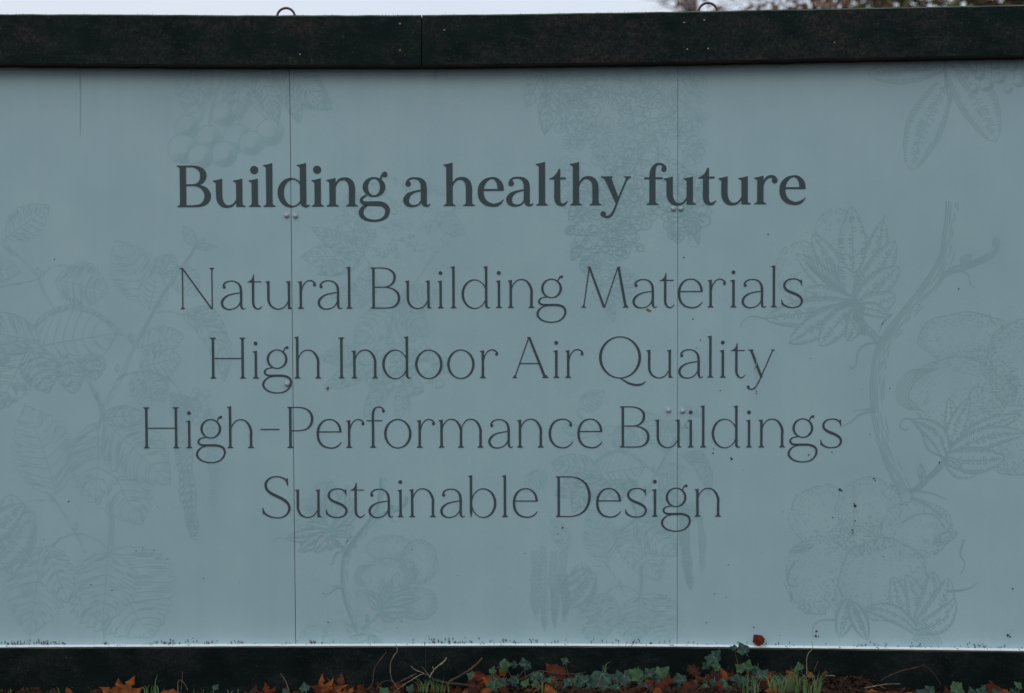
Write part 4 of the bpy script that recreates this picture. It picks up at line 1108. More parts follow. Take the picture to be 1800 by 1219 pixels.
for a, b, n, h in ((2, 118, 70, 3.0), (180, 190, 6, 2), (262, 385, 45, 3.4), (405, 432, 10, 3), (545, 572, 10, 3), (746, 830, 30, 4), (838, 925, 16, 4), (930, 945, 6, 4), (1095, 1125, 8, 3), (1500, 1560, 16, 3), (1580, 1620, 8, 3), (1690, 1780, 20, 4), (-500, -10, 150, 4), (1810, 2300, 60, 4), (430, 1800, 70, 3)): edge_dirt(a, b, n, h)
o = dk.build('dirt_specks', m_dirt, ymax=1140); o['kind'] = 'stuff'
dr = Ink(0.0019)
for x, y0, y1, w in ((141, 112, 240, 1.1), (139.5, 112, 160, .8), (98, 112, 134, 1.3), (121, 112, 130, 1.0), (785, 112, 138, 2.2), (766, 112, 140, 2.4), (764, 125, 142, 1.6), (1329, 620, 700, .8), (1500, 850, 960, .6), (1390, 1040, 1060, 1.6)):
    dr.ribbon([(x, y0, w), (x+.6, (y0+y1)/2, w*.8), (x+.2, y1, w*.4)])
build = dr.build('drip_stains', m_drip); build['kind'] = 'stuff'
md = Ink(0.0020)
for x, y, r in ((1140, 545.5, 3.0), (1143, 547, 2), (1137, 544, 2), (576, 684, 2.6), (577, 681, 1.6), (1371, 1117, 1), (1144, 1131, 3)): speck(md, x, y, r)
o = md.build('mud_spots', m_mud, ymax=1140); o['kind'] = 'stuff'

V, F = [], []
def sliver(x, dx, dz, d, w=.0009):
    y = lin(BOT, x)
    p = W(x, y-1.5, d); q = p + Vector((dx*S, -.006, dz*S)); b = len(V)
    V.extend([p-Vector((0, 0, w)), p+Vector((0, 0, w)), (p+q)/2+Vector((0, -.002, w*1.3)), q, (p+q)/2-Vector((0, 0, w*1.2))]); F.append((b, b+1, b+2, b+3, b+4))
for x, dx, dz in ((957, 8, -5), (992, 7, -4), (1099, 6, -6), (1113, -6, -2), (1177, 10, -5), (1181, 6, -3), (1135, 3, -3), (1474, 10, -5), (1505, 3, 3), (748, -3, 4), (10, 6, -3), (210, 5, -5), (208, -4, -3), (1790, 5, -3), (1380, 6, -3), (880, 4, -4), (1225, 3, 3), (1540, 6, -2), (650, 3, -3), (330, 5, -3)): sliver(x, dx, dz, .027, .0011)
for i in range(90): sliver(rd.uniform(-400, 2200), rd.uniform(-5, 5), rd.uniform(-2, 1.5), rd.uniform(.004, .032), rd.uniform(.0003, .0009))
o = mesh_obj('ledge_debris', V, F, m_dirt, hoard); o['kind'] = 'stuff'
# nail heads and chips on the rails, fibres on the top edge
def chip(x, y, d, rx, rz, m, name):
    c = W(x, y, d); n = 7
    V = [c + Vector((rx*math.cos(2*math.pi*k/n)*rd.uniform(.7, 1.2), 0, rz*math.sin(2*math.pi*k/n)*rd.uniform(.7, 1.2))) for k in range(n)] + [c+Vector((0, -0.0015, 0))]
    mesh_obj(name, V, [(k, (k+1) % n, n) for k in range(n)], m, hoard)
for x, y in ((703, 42), (703, 89), (781, 53), (1203, 40), (1208, 87), (1238, 36), (1245, 86), (527, 96), (1467, 75)):
    chip(x, y, 0.0655, 0.0035, 0.003, m_nail, 'nail_head')
V, F = [], []
for i in range(520):
    x = rd.uniform(-300, 2100); onrail = rd.random() < 0.62
    if rd.random() < 0.55:
        y = lin(TOPT, x)+0.5; h = rd.uniform(1.0, 3.4) if rd.random() < .95 else 6
        p = W(x, y, rd.uniform(.045, .060)); q = p+Vector((rd.uniform(-1, 1)*.0015, 0, h*S))
    else:
        y = lin(TOPT, x) + rd.uniform(3, 86); p = W(x, y, 0.0652); l = rd.uniform(1, 3)*S; a = rd.uniform(0, 6.28)
        q = p+Vector((l*math.cos(a), -0.0006, l*math.sin(a)))
    b = len(V); w = Vector((0.0005, 0, 0.0002)); V += [p-w, p+w, q]; F.append((b, b+1, b+2))
o = mesh_obj('wood_fibres', V, F, mat('dry_fibre', (0.13, 0.12, 0.09), 0.9, 0.1), hoard); o['kind'] = 'stuff'

# ---------------------------------------------------------------- fallen leaves, ivy, twigs, grass
def leaf_mat(name, a, b, c, rough=0.6):
    return noisy(mat(name, a, rough+.1, 0.12), [a, b, c], scale=40, detail=5, bump=0.4, bscale=180, bdist=0.001)
m_orange = leaf_mat('orange_brown_leaf', (0.055, 0.016, 0.005), (0.13, 0.038, 0.009), (0.22, 0.070, 0.016))
m_rust = leaf_mat('rust_brown_leaf', (0.022, 0.006, 0.003), (0.055, 0.013, 0.005), (0.10, 0.027, 0.009))
m_dark = leaf_mat('dark_brown_leaf', (0.012, 0.005, 0.003), (0.026, 0.010, 0.006), (0.055, 0.024, 0.013))
m_red = leaf_mat('red_brown_leaf', (0.04, 0.008, 0.003), (0.085, 0.014, 0.004), (0.13, 0.022, 0.006))
m_ivy = leaf_mat('dark_ivy', (0.010, 0.026, 0.019), (0.020, 0.046, 0.033), (0.042, 0.080, 0.058), 0.45)
m_ivy2 = leaf_mat('fresh_ivy', (0.018, 0.042, 0.016), (0.033, 0.068, 0.027), (0.06, 0.105, 0.047), 0.5)
m_vein = mat('ivy_vein', (0.07, 0.11, 0.08), 0.6, 0.3)
m_twig = noisy(mat('twig_bark', (0.10, 0.065, 0.04), 0.9, 0.1), [(0.035, 0.024, 0.018), (0.09, 0.058, 0.040)], scale=60)
m_pale = noisy(mat('dry_pale_stalk', (0.3, 0.25, 0.16), 0.8, 0.1), [(0.11, 0.09, 0.06), (0.25, 0.215, 0.15)], scale=50)
m_grass = noisy(mat('grass_blade', (0.05, 0.10, 0.03), 0.6, 0.3), [(0.05, 0.10, 0.03), (0.13, 0.20, 0.07)], scale=12)

IVY = [(0, 0), (.12, -.13), (.30, -.14), (.43, -.04), (.45, .10), (.58, .26), (.60, .38), (.42, .46), (.27, .60), (.16, .82), (.0, 1.0), (-.14, .80), (-.29, .62), (-.40, .47), (-.58, .41), (-.60, .28), (-.44, .12), (-.46, -.02), (-.32, -.12), (-.13, -.12)]
def maple_outline():
    pts = [(0, 0)]
    lobes = [(-.12*math.pi, .62), (.12*math.pi, .88), (.34*math.pi, .80), (.5*math.pi, 1.0), (.66*math.pi, .80), (.88*math.pi, .88), (1.12*math.pi, .62)]
    out = []
    for i, (a, l) in enumerate(lobes):
        out.append((a-.13, l*.56)); out.append((a-.23, l*.64)); out.append((a-.085, l*.78)); out.append((a, l)); out.append((a+.085, l*.78)); out.append((a+.23, l*.64)); out.append((a+.13, l*.56))
        if i < len(lobes)-1: out.append(((a+lobes[i+1][0])/2, .50))
    return [(0, -.03)] + [(r_*math.cos(a), .12+r_*math.sin(a)*.88) for a, r_ in out]
MAPLE = maple_outline()
OAK = [(0, 0)] + [(w_, y_) for w_, y_ in ((.05, .06), (.14, .18), (.08, .24), (.24, .36), (.13, .43), (.30, .58), (.17, .64), (.25, .80), (.10, .86), (0, 1.0))] + [(-w_, y_) for w_, y_ in ((.10, .86), (.25, .80), (.17, .64), (.30, .58), (.13, .43), (.24, .36), (.08, .24), (.14, .18), (.05, .06))]
OVAL_OLD = [(.42*math.sin(math.pi*k/9), .5-.5*math.cos(math.pi*k/9)) for k in range(10)] + [(-.42*math.sin(math.pi*k/9), .5-.5*math.cos(math.pi*k/9)) for k in range(8, 0, -1)]

def ovate(seed):
    r = random.Random(seed); n = 13; R_ = []; L_ = []
    for k in range(1, n):
        u = k/n; w = .33*math.sin(math.pi*u**.8)**.8
        for side, lst in ((1, R_), (-1, L_)):
            lst.append((side*w*(1+(.10 if k % 2 else -.10)+r.uniform(-.12, .12)), u))
    return [(0, 0)] + R_ + [(.02, 1.05)] + L_[::-1]
OVAL = ovate(4); OVAL2 = ovate(9); ROUND = [(x*1.2*(1+.08*math.sin(y*9+x*5)), y*(1+.05*math.sin(x*11))) for x, y in OVAL_OLD]
WIDE = [(x*1.45, y) for x, y in ovate(17)]
def leaf_geo(outline, size, curl, seed, veins=False, thick=0.0006):
    """2-sided thin blade with fold, curl and wavy edge; local x across, y along, z up"""
    r = random.Random(seed)
    bm = bmesh.new()
    tris = tessellate_polygon([[Vector((x, y, 0)) for x, y in outline]])
    vs_ = [bm.verts.new((x, y, 0)) for x, y in outline]
    for t in tris:
        try: bm.faces.new([vs_[i] for i in t])
        except ValueError: pass
    bmesh.ops.subdivide_edges(bm, edges=bm.edges[:], cuts=1, use_grid_fill=True)
    bmesh.ops.triangulate(bm, faces=bm.faces[:])
    def shape(x, y):
        z = -curl*0.5*abs(x)**1.5 - curl*0.35*y*y + 0.16*noise.noise(Vector((x*3.1, y*3.1, seed*1.7)))
        return Vector((x*(1-.12*abs(curl)), y, z))*size
    if veins:
        for tx, ty in ((0, .93), (.52, .33), (-.52, .33), (.36, -.02), (-.36, -.02)):
            m = 4; l = math.hypot(tx, ty); nx_, ny_ = -ty/l, tx/l
            prev = None
            for i in range(m+1):
                t = i/m; w = .022*(1-t*.8)
                a = bm.verts.new((tx*t+nx_*w, .02+ty*t+ny_*w, 9)); b = bm.verts.new((tx*t-nx_*w, .02+ty*t-ny_*w, 9))
                if prev:
                    f = bm.faces.new((prev[0], prev[1], b, a)); f.material_index = 1
                prev = (a, b)
    for v in bm.verts:
        up = v.co.z > 5
        v.co = shape(v.co.x, v.co.y) + Vector((0, 0, 0.0007 if up else 0))
    for f in bm.faces:
        f.normal_update(); f.smooth = True
        if f.normal.z < 0: f.normal_flip()
    return bm

def orient(up, yaw):
    """rotation whose local z points along 'up' with the tip turned by yaw"""
    z = Vector(up).normalized()
    x = Vector((math.cos(yaw), 0, math.sin(yaw)))
    y = z.cross(x)
    if y.length < .05: y = Vector((0, 0, 1))
    y.normalize(); x = y.cross(z)
    return Matrix((x, y, z)).transposed()

def put_leaf(name, outline, px, py, size_px, face, yaw, curl, m, seed, d=0.1, parent=None, veins=False, stalk=0.35):
    """leaf whose middle is seen near photo pixel (px,py)"""
    size = size_px*S
    bm = leaf_geo(outline, size, curl, seed, veins)
    o = bm_obj(name, bm, [m, m_vein] if veins else m, None)
    q = orient(face, yaw)
    c = W(px, py, d)
    loc = c - q @ Vector((0, size*.45, 0))
    o.matrix_world = Matrix.Translation(loc) @ q.to_4x4()
    if parent is not None:
        o.parent = parent
        o.matrix_parent_inverse = parent.matrix_world.inverted()
    if stalk:
        V, F = [], []
        tube(V, F, [Vector((0, 0, 0)), Vector((.02*size, -stalk*.5*size, -.02*size)), Vector((.10*size, -stalk*size, -.10*size))], [.0009, .0008, .0007], 5)
        s = mesh_obj('stalk', V, F, m if not veins else m_vein, o)
    return o

FG = 'fallen leaves along the foot of the hoarding'
def fallen(outline, px, py, sz, face, yaw, curl, m, seed, label, d=0.1, name='fallen_leaf', stalk=.3):
    o = put_leaf(name, outline, px, py, sz, face, yaw, curl, m, seed, d, stalk=stalk)
    tag(o, label, 'fallen leaf', FG)
    return o
# the leaves one can name
fallen(MAPLE, 222, 1210, 70, (0.15, -.85, .6), -.35, .9, m_orange, 1, 'large orange-brown maple leaf at the lower left below the birch leaf print', .11)
fallen(MAPLE, 562, 1210, 60, (-.5, -.9, .4), .25, 1.0, m_orange, 2, 'brown maple leaf with one orange point standing up, left of the twig tangle', .10)
fallen(MAPLE, 600, 1212, 66, (.5, -.9, .35), -.2, .9, m_rust, 3, 'dark rust maple leaf standing upright with its point highest', .085)
fallen(MAPLE, 614, 1219, 36, (.3, -.8, .7), -.6, .5, m_orange, 4, 'small bright orange leaf at the bottom edge right of the standing maple leaves', .14)
fallen(WIDE, 1333, 1125, 25, (-.25, -1, .35), .75, 1.1, m_red, 5, 'round red-brown leaf resting on the white ledge below the panel', .03, stalk=.25)
fallen(OVAL, 978, 1180, 48, (-.1, -.8, .6), .9, .6, m_rust, 6, 'broad rust-brown leaf rising from the litter right of the small ivy sprig', .10)
fallen(OAK, 1012, 1216, 58, (.1, -.8, .8), 1.2, .5, m_rust, 7, 'crumpled rust-brown oak leaf at the bottom edge left of the largest ivy leaf', .18)
fallen(OAK, 1045, 1222, 60, (-.1, -.8, .8), 1.7, .4, m_rust, 8, 'rust-brown oak leaf lying at the bottom edge under the largest ivy leaf', .20)
fallen(OAK, 1222, 1182, 44, (-.2, -.9, .5), .7, .7, m_dark, 9, 'dark brown folded oak leaf against the bottom board right of the ivy', .09)
fallen(MAPLE, 1236, 1202, 58, (.1, -.8, .8), .5, .6, m_rust, 10, 'large reddish-brown leaf between the ivy patch and the climbing ivy stem', .15)
fallen(OVAL, 1272, 1188, 26, (.2, -.9, .5), .2, .5, m_orange, 11, 'small orange leaf beside the climbing ivy stem', .13)
fallen(MAPLE, 860, 1193, 36, (.1, -.7, .8), 1.4, .5, m_orange, 12, 'orange leaf in the litter under the lone bright green leaf', .12)
fallen(OVAL, 884, 1180, 22, (.3, -.9, .5), .2, .5, m_orange, 13, 'small orange leaf tucked beneath the lone bright green leaf', .10)
fallen(OVAL, 840, 1189, 30, (-.1, -.6, .9), 1.5, .4, m_red, 14, 'flat red-brown leaf left of the orange leaves and dark stick', .11)
fallen(OVAL, 880, 1213, 28, (0, -.7, .8), .3, .6, m_orange, 15, 'orange curled leaf at the bottom edge below the dark stick', .17)
fallen(MAPLE, 470, 1219, 46, (.1, -.9, .6), .3, .5, m_red, 16, 'dark red-brown leaf at the bottom edge left of the standing maple leaves', .12)
fallen(MAPLE, 442, 1222, 52, (-.1, -.7, .8), -.3, .4, m_dark, 17, 'dark brown leaf half cut off by the bottom edge near the grass tuft', .13)
fallen(OAK, 1530, 1219, 36, (.1, -.7, .8), 1.6, .5, m_orange, 18, 'orange leaf scrap at the foot of the bare soil bank', .19)
fallen(OVAL, 1425, 1186, 18, (.1, -.8, .7), .4, .5, m_orange, 19, 'tiny orange leaf by the pale stalk above the bare soil', .10)
fallen(OVAL, 300, 1219, 34, (.1, -.6, .8), 1.5, .3, m_orange, 20, 'orange leaf under the grass tuft at the lower left', .13)
fallen(OVAL, 1104, 1208, 40, (.1, -.8, .7), .4, .5, m_dark, 21, 'dark brown leaf in the hollow between two ivy clumps', .12)
fallen(OAK, 950, 1206, 34, (.2, -.8, .7), .4, .5, m_dark, 22, 'dark brown oak leaf under the small ivy sprig', .13)
rl = random.Random(21)
LTXT = []
for words, (_, _, letters) in zip(('High-Performance Buildings', 'Sustainable Design'), LINES[3:]):
    it = iter(letters); seen = {}
    for wd in words.split():
        cnt = {}
        for ch in wd:
            ax = next(it)[1]; cnt[ch] = cnt.get(ch, 0)+1
            tot = wd.count(ch); nth = '' if tot == 1 else ('first ', 'second ', 'third ')[cnt[ch]-1]
            LTXT.append((ax+18, f"the {nth}letter {ch} of {wd}", words[0] == 'S'))
def leaf_label(shp, cn, sz, x):
    kind = 'lobed' if shp is MAPLE else 'wavy-edged' if shp is OAK else 'narrow oval' if shp is OVAL else 'broad oval'
    size = 'tiny' if sz < 21 else 'small' if sz < 28 else 'medium'
    c = min([t for t in LTXT if t[2]] if 455 < x < 1275 else LTXT, key=lambda t: abs(t[0]-x))
    if abs(c[0]-x) < 24: where = 'directly below ' + c[1]
    elif x < 256: where = 'below the birch leaf print at the left'
    elif x > 1480: where = 'below the cotton print, right of all lettering'
    else: where = 'nearest ' + c[1]
    return f'{size} {cn} {kind} leaf {where}'
zones = [(30, 180, 8, 1216, 1222), (430, 660, 12, 1214, 1224), (660, 830, 14, 1202, 1220), (830, 1000, 26, 1187, 1219), (1000, 1180, 26, 1188, 1219), (1180, 1400, 30, 1182, 1219), (1560, 1800, 12, 1217, 1226)]
znames = ['below the left half of the birch print', 'around the standing maple leaves', 'among the tangle of twigs', 'left of the largest ivy leaf', 'around the ivy patch in the middle', 'around the climbing ivy stem', 'right of the bare soil bank']
kinds = [(m_rust, 'rust-brown'), (m_dark, 'dark brown'), (m_orange, 'orange-brown'), (m_dark, 'dark brown'), (m_rust, 'rust-brown')]
sd = 100
for (x0, x1, n, ya, yb), zn in zip(zones, znames):
    for i in range(n):
        m, cn = rl.choice(kinds); sd += 1
        py = rl.uniform(ya, yb)
        lx0 = rl.uniform(x0, x1); d = min(.6, d_at(lx0, py+6, .07))
        shp = rl.choice((MAPLE, OAK, OVAL, OVAL2)); lx = lx0; lsz = rl.uniform(16, 36)
        fallen(shp, lx, py, lsz, (rl.uniform(-.6, .6), -rl.uniform(.3, 1), rl.uniform(.3, 1)), rl.uniform(-1.5, 3.5), rl.uniform(.3, .9), m, sd,
               leaf_label(shp, cn, lsz, lx), d, stalk=0)

dup_ = {}
for o in scene.objects:
    if o.get('category') == 'fallen leaf': dup_.setdefault(o['label'], []).append(o)
for lb_, os_ in dup_.items():
    if len(os_) > 1:
        os_.sort(key=lambda o: o.matrix_world.translation.x)
        for k_, o in enumerate(os_):
            w_ = 'left one' if k_ == 0 else 'right one' if k_ == len(os_)-1 else 'middle one'
            o['label'] = (lb_.replace('directly ', '') + ', ' + w_)

# ivy: runners with leaves
def ivy(label, stem_pts, leaves, group='ivy along the foot of the hoarding'):
    base = W(*stem_pts[0][:3])
    root = empty('ivy', base)
    bpy.context.view_layer.update()
    tag(root, label, 'ivy plant', group)
    q = catmull([tuple(W(*p)) for p in stem_pts], 5)
    V, F = [], []
    tube(V, F, [Vector(p)-base for p in q], [.0016*(1-.5*i/len(q)) for i in range(len(q))], 5)
    mesh_obj('stem', V, F, m_twig, root)
    for i, (x, y, sz, yaw, mm) in enumerate(leaves):
        rr = random.Random(int(x*7+y))
        put_leaf('leaf', IVY, x, y, sz*.88, (rr.uniform(-.5, .5), -rr.uniform(.75, 1), rr.uniform(.25, .8)), yaw, rr.uniform(.2, .7), mm, int(x+y*3), .10+rr.uniform(0, .05)+max(0, (y-1185)*.0022), root, veins=True, stalk=.45)
    return root
U, DN, LF, RT = 0, math.pi, 1.2, -1.2
ivy('largest pale-veined ivy leaf with its small neighbours, under the word Design', [(1075, 1212, .16), (1060, 1205, .14), (1045, 1200, .12)], [(1052, 1200, 46, 2.7, m_ivy), (1022, 1193, 26, .9, m_ivy), (1078, 1216, 28, 2.2, m_ivy)])
ivy('ivy clump left of the middle with three grey-green leaves', [(1075, 1210, .14), (1090, 1195, .12), (1100, 1186, .11)], [(1088, 1187, 26, .4, m_ivy), (1096, 1198, 26, 2.9, m_ivy), (1072, 1190, 20, 1.1, m_ivy)])
ivy('ivy clump in the middle of the patch with a fresh green top leaf', [(1150, 1215, .15), (1145, 1195, .13), (1160, 1180, .11)], [(1116, 1184, 28, 1.0, m_ivy2), (1122, 1196, 26, 2.6, m_ivy2), (1148, 1188, 26, 2.4, m_ivy), (1168, 1179, 30, -.9, m_ivy2), (1138, 1181, 20, .6, m_ivy), (1158, 1204, 28, 2.9, m_ivy), (1128, 1214, 30, 1.9, m_ivy)])
ivy('low ivy at the bottom edge right of the middle patch', [(1190, 1222, .18), (1205, 1212, .16), (1215, 1206, .15)], [(1186, 1214, 26, 1.2, m_ivy), (1212, 1209, 30, -1.1, m_ivy), (1175, 1205, 20, .4, m_ivy2), (1196, 1190, 22, 0.6, m_ivy)])
ivy('ivy sprig leaning up the bottom board on a bare red stem', [(1262, 1205, .12), (1250, 1185, .10), (1246, 1172, .09)], [(1262, 1150, 24, -.6, m_ivy), (1250, 1163, 28, 2.4, m_ivy), (1240, 1172, 16, 2.2, m_ivy), (1258, 1172, 16, 1.2, m_ivy2)])
ivy('climbing ivy that reaches up to the white ledge', [(1302, 1190, .11), (1298, 1170, .09), (1294, 1155, .075), (1292, 1145, .07), (1296, 1138, .065)], [(1305, 1138, 24, .5, m_ivy), (1288, 1138, 13, 1.4, m_ivy), (1300, 1172, 22, 1.0, m_ivy2), (1316, 1168, 22, -.3, m_ivy2), (1328, 1182, 22, 2.6, m_ivy), (1342, 1183, 24, -.8, m_ivy)])
ivy('ivy spreading at the bottom edge below the round red leaf', [(1330, 1216, .16), (1300, 1205, .14), (1285, 1198, .13)], [(1290, 1196, 28, 1.3, m_ivy), (1303, 1202, 22, 2.5, m_ivy), (1320, 1214, 26, .5, m_ivy), (1352, 1204, 26, -.6, m_ivy), (1366, 1194, 22, .8, m_ivy)])
ivy('small two-leaf ivy sprig left of the broad rust-brown leaf', [(925, 1195, .12), (922, 1180, .10), (920, 1168, .09)], [(920, 1163, 17, .2, m_ivy), (927, 1174, 14, 2.6, m_ivy), (902, 1168, 14, 1.3, m_ivy)])
ivy('single ivy leaf on a thin stalk above the broad rust-brown leaf', [(1000, 1190, .10), (996, 1175, .09), (994, 1165, .085)], [(991, 1161, 14, 1.2, m_ivy), (1018, 1190, 20, 1.2, m_ivy)])
ivy('ivy with one bright green leaf at the right end of the dark stick', [(905, 1208, .14), (898, 1190, .12), (890, 1172, .10)], [(889, 1169, 24, -1.3, m_ivy2), (868, 1192, 24, .2, m_ivy), (880, 1205, 22, 2.4, m_ivy), (866, 1177, 15, -.3, m_ivy2), (900, 1196, 20, 1.4, m_ivy)])
ivy('little green ivy leaf beside the dark stick', [(835, 1200, .12), (830, 1192, .11), (826, 1189, .1)], [(826, 1187, 16, 1.4, m_ivy2)])
ivy('small ivy leaf between the brown leaves at the lower left centre', [(540, 1222, .13), (537, 1214, .12), (534, 1209, .11)], [(535, 1206, 20, .3, m_ivy), (500, 1216, 16, .5, m_ivy), (380, 1207, 13, -.7, m_ivy)])
ivy('ivy leaves at the bottom edge beside the twig tangle', [(690, 1222, .16), (680, 1216, .15), (672, 1213, .14)], [(673, 1213, 20, .9, m_ivy2), (722, 1209, 16, -.4, m_ivy)])
ivy('lone ivy seedling above the bare soil next to the pale stalk', [(1402, 1200, .11), (1400, 1184, .10), (1403, 1172, .09)], [(1405, 1170, 16, .3, m_ivy2), (1396, 1178, 10, 1.4, m_ivy2)])
ivy('ivy leaves at the bottom edge right of the bare soil', [(1650, 1222, .13), (1640, 1216, .12), (1634, 1213, .11)], [(1632, 1212, 20, .8, m_ivy), (1684, 1208, 26, -.6, m_ivy2), (1618, 1218, 20, 1.0, m_ivy)])
ivy('small ivy leaves near the lower right corner', [(1700, 1222, .13), (1690, 1212, .11), (1684, 1205, .10)], [(1682, 1203, 16, -1.0, m_ivy2), (1710, 1216, 24, .4, m_ivy), (1728, 1214, 22, -.4, m_ivy)])
ivy('ivy leaves cut off by the right edge of the picture', [(1790, 1224, .13), (1792, 1212, .11), (1794, 1205, .1)], [(1792, 1203, 18, -1.1, m_ivy2), (1783, 1216, 20, .8, m_ivy), (1750, 1219, 22, .5, m_ivy)])
for k in range(6):
    x = [955, 1010, 1235, 1380, 1345, 1100][k]; y = [1208, 1206, 1216, 1214, 1222, 1220][k]
    ivy(['ivy leaves half buried in litter left of the rust-brown oak leaves', 'ivy between the two rust-brown oak leaves', 'ivy leaves at the bottom edge below the large reddish-brown leaf', 'ivy leaves beside the grass tuft left of the bare soil', 'low ivy below the round red leaf at the very bottom', 'low ivy leaves at the bottom edge of the middle patch'][k],
        [(x, y+8, .17), (x+5, y+2, .16), (x+8, y, .15)], [(x+rl.uniform(-22, 22), y+rl.uniform(-6, 8), rl.uniform(18, 28), rl.uniform(-1, 2.6), rl.choice((m_ivy, m_ivy, m_ivy2))) for _ in range(5)])

spots = [(872, 1210), (893, 1203), (938, 1200), (965, 1196), (985, 1208), (1035, 1210), (1064, 1212), (1100, 1192), (1142, 1210), (1180, 1196), (1228, 1212), (1255, 1200), (1285, 1212), (1318, 1200), (1340, 1212), (1382, 1200)]
names = ['below the lone bright green leaf', 'between the orange leaves and the small sprig', 'under the small two-leaf sprig', 'in front of the broad rust-brown leaf', 'left of the rust-brown oak leaves', 'just left of the largest ivy leaf', 'just below the largest ivy leaf', 'behind the three grey-green leaves', 'in front of the fresh green top leaf', 'right of the fresh green leaves', 'below the dark folded oak leaf', 'at the foot of the leaning sprig', 'between the leaning sprig and the climbing stem', 'at the foot of the climbing stem', 'right of the tall grass tuft', 'at the left edge of the large grass tuft']
for (x, y), nm in zip(spots, names):
    n = rl.randint(4, 7)
    ivy('knot of small dark ivy leaves ' + nm, [(x-8, y+8, min(.4, d_at(x-8, y+8, .08))), (x, y, min(.4, d_at(x, y+5, .08))), (x+9, y-6, .1)],
        [(x+rl.uniform(-18, 18), y+rl.uniform(-9, 7), rl.uniform(11, 20), rl.uniform(-1.6, 3.4), rl.choice((m_ivy, m_ivy, m_ivy, m_ivy2))) for _ in range(n)])

# twigs
def twig(label, pts, r0, r1, m, cat='twig', side=None, name='twig'):
    q = catmull([tuple(W(*p[:2], p[2])) for p in pts], 5)
    V, F = [], []
    base = Vector(q[0])
    tube(V, F, [Vector(p)-base + Vector((rl.uniform(-1, 1), 0, rl.uniform(-1, 1)))*.0006 for p in q], [(r0+(r1-r0)*i/len(q))*(1+.25*rl.uniform(-1, 1)) for i in range(len(q))], 6)
    for s in (side or []):
        w = catmull([tuple(W(*p[:2], p[2])) for p in s], 4)
        tube(V, F, [Vector(p)-base for p in w], [r1*.8*(1-.5*i/len(w)) for i in range(len(w))], 5)
    o = mesh_obj(name, V, F, m, None, smooth=True)
    o.location = base
    tag(o, label, cat, 'twigs at the foot of the hoarding')
twig('brown twig rising and leaning right, left one of the upright pair', [(645, 1215, .10), (655, 1200, .09), (657, 1180, .08), (665, 1165, .075), (672, 1156, .07), (679, 1147, .065)], .0022, .0016, m_twig)
twig('thin pale twig standing up to touch the white ledge', [(702, 1216, .09), (695, 1205, .08), (689, 1195, .075), (686, 1178, .07), (687, 1165, .068), (693, 1152, .066), (698, 1145, .064), (697, 1134, .062)], .0013, .0010, m_pale)
twig('arching brown twig in the tangle of twigs', [(660, 1215, .14), (668, 1203, .13), (678, 1197, .12), (690, 1199, .12), (705, 1210, .13)], .0016, .0012, m_twig)
twig('forked pale twig with a bare white tip above the tangle', [(690, 1220, .14), (710, 1204, .12), (725, 1195, .11), (738, 1187, .10), (745, 1184, .10), (730, 1178, .09), (722, 1171, .09)], .0018, .0010, m_pale, side=[[(738, 1187, .1), (750, 1186, .1), (757, 1191, .1)], [(757, 1191, .1), (748, 1180, .09), (741, 1171, .09)]])
twig('thick short broken stick lying across the tangle', [(704, 1199, .11), (715, 1193, .11), (728, 1187, .10), (732, 1185, .10)], .0032, .0028, m_twig)
twig('mossy twig angled up to the right with a pale broken end', [(755, 1192, .10), (763, 1178, .09), (772, 1170, .085), (780, 1164, .08), (785, 1156, .08)], .0022, .0026, m_pale, side=[[(763, 1178, .09), (760, 1172, .09)]])
twig('long dark stick rising to the right with a brown tip', [(775, 1208, .13), (795, 1196, .11), (815, 1185, .10), (830, 1175, .09), (840, 1166, .085), (848, 1157, .08)], .0042, .0038, m_twig)
twig('thick dark branch lying flat behind the grass tuft', [(760, 1196, .13), (790, 1202, .13), (820, 1205, .13), (860, 1212, .14), (900, 1216, .14)], .006, .004, mat('wet_dark_bark', (.012, .010, .009), .6, .3))
twig('fine stalk curving up left of the small ivy leaf', [(508, 1218, .11), (506, 1208, .10), (502, 1198, .09), (493, 1184, .08)], .0009, .0005, m_pale)
twig('thin bent stalk beside the grass at the lower left', [(313, 1219, .10), (313, 1200, .09), (318, 1196, .09), (326, 1205, .09), (330, 1214, .1)], .0010, .0007, m_pale, side=[[(318, 1216, .09), (320, 1195, .085), (321, 1181, .08)]])
twig('pale white stalk rising past the white ledge', [(1418, 1186, .10), (1418, 1172, .09), (1418, 1158, .085), (1421, 1149, .08), (1427, 1142, .075), (1429, 1135, .07), (1426, 1127, .066)], .0016, .0008, m_pale, side=[[(1418, 1186, .1), (1412, 1196, .11)], [(1418, 1186, .1), (1424, 1192, .11)]])
twig('short brown twig stub right of the pale stalk', [(1431, 1182, .10), (1433, 1174, .095), (1438, 1162, .09)], .0014, .0012, m_twig)
twig('long straight twig leaning on the bottom board above the bare soil', [(1548, 1197, .10), (1565, 1187, .09), (1584, 1180, .085), (1605, 1175, .08), (1617, 1172, .075), (1626, 1169, .07)], .0016, .0013, m_twig, side=[[(1620, 1168, .07), (1632, 1175, .07), (1644, 1188, .08), (1655, 1206, .1)]])
twig('pale broken twig lying flat on the bare soil', [(1520, 1210, .16), (1540, 1206, .15), (1560, 1203, .14), (1583, 1203, .14)], .0018, .0012, m_pale, side=[[(1545, 1205, .15), (1557, 1211, .15)]])
twig('tiny twig lying at the top of the bare soil', [(1452, 1188, .09), (1460, 1188, .09), (1468, 1189, .09)], .0016, .0014, m_pale)
twig('brown root curving through the litter left of the broad rust-brown leaf', [(908, 1198, .12), (925, 1190, .11), (940, 1182, .10), (955, 1180, .10), (975, 1184, .11), (1000, 1186, .11), (1030, 1182, .10)], .0024, .0014, m_twig)
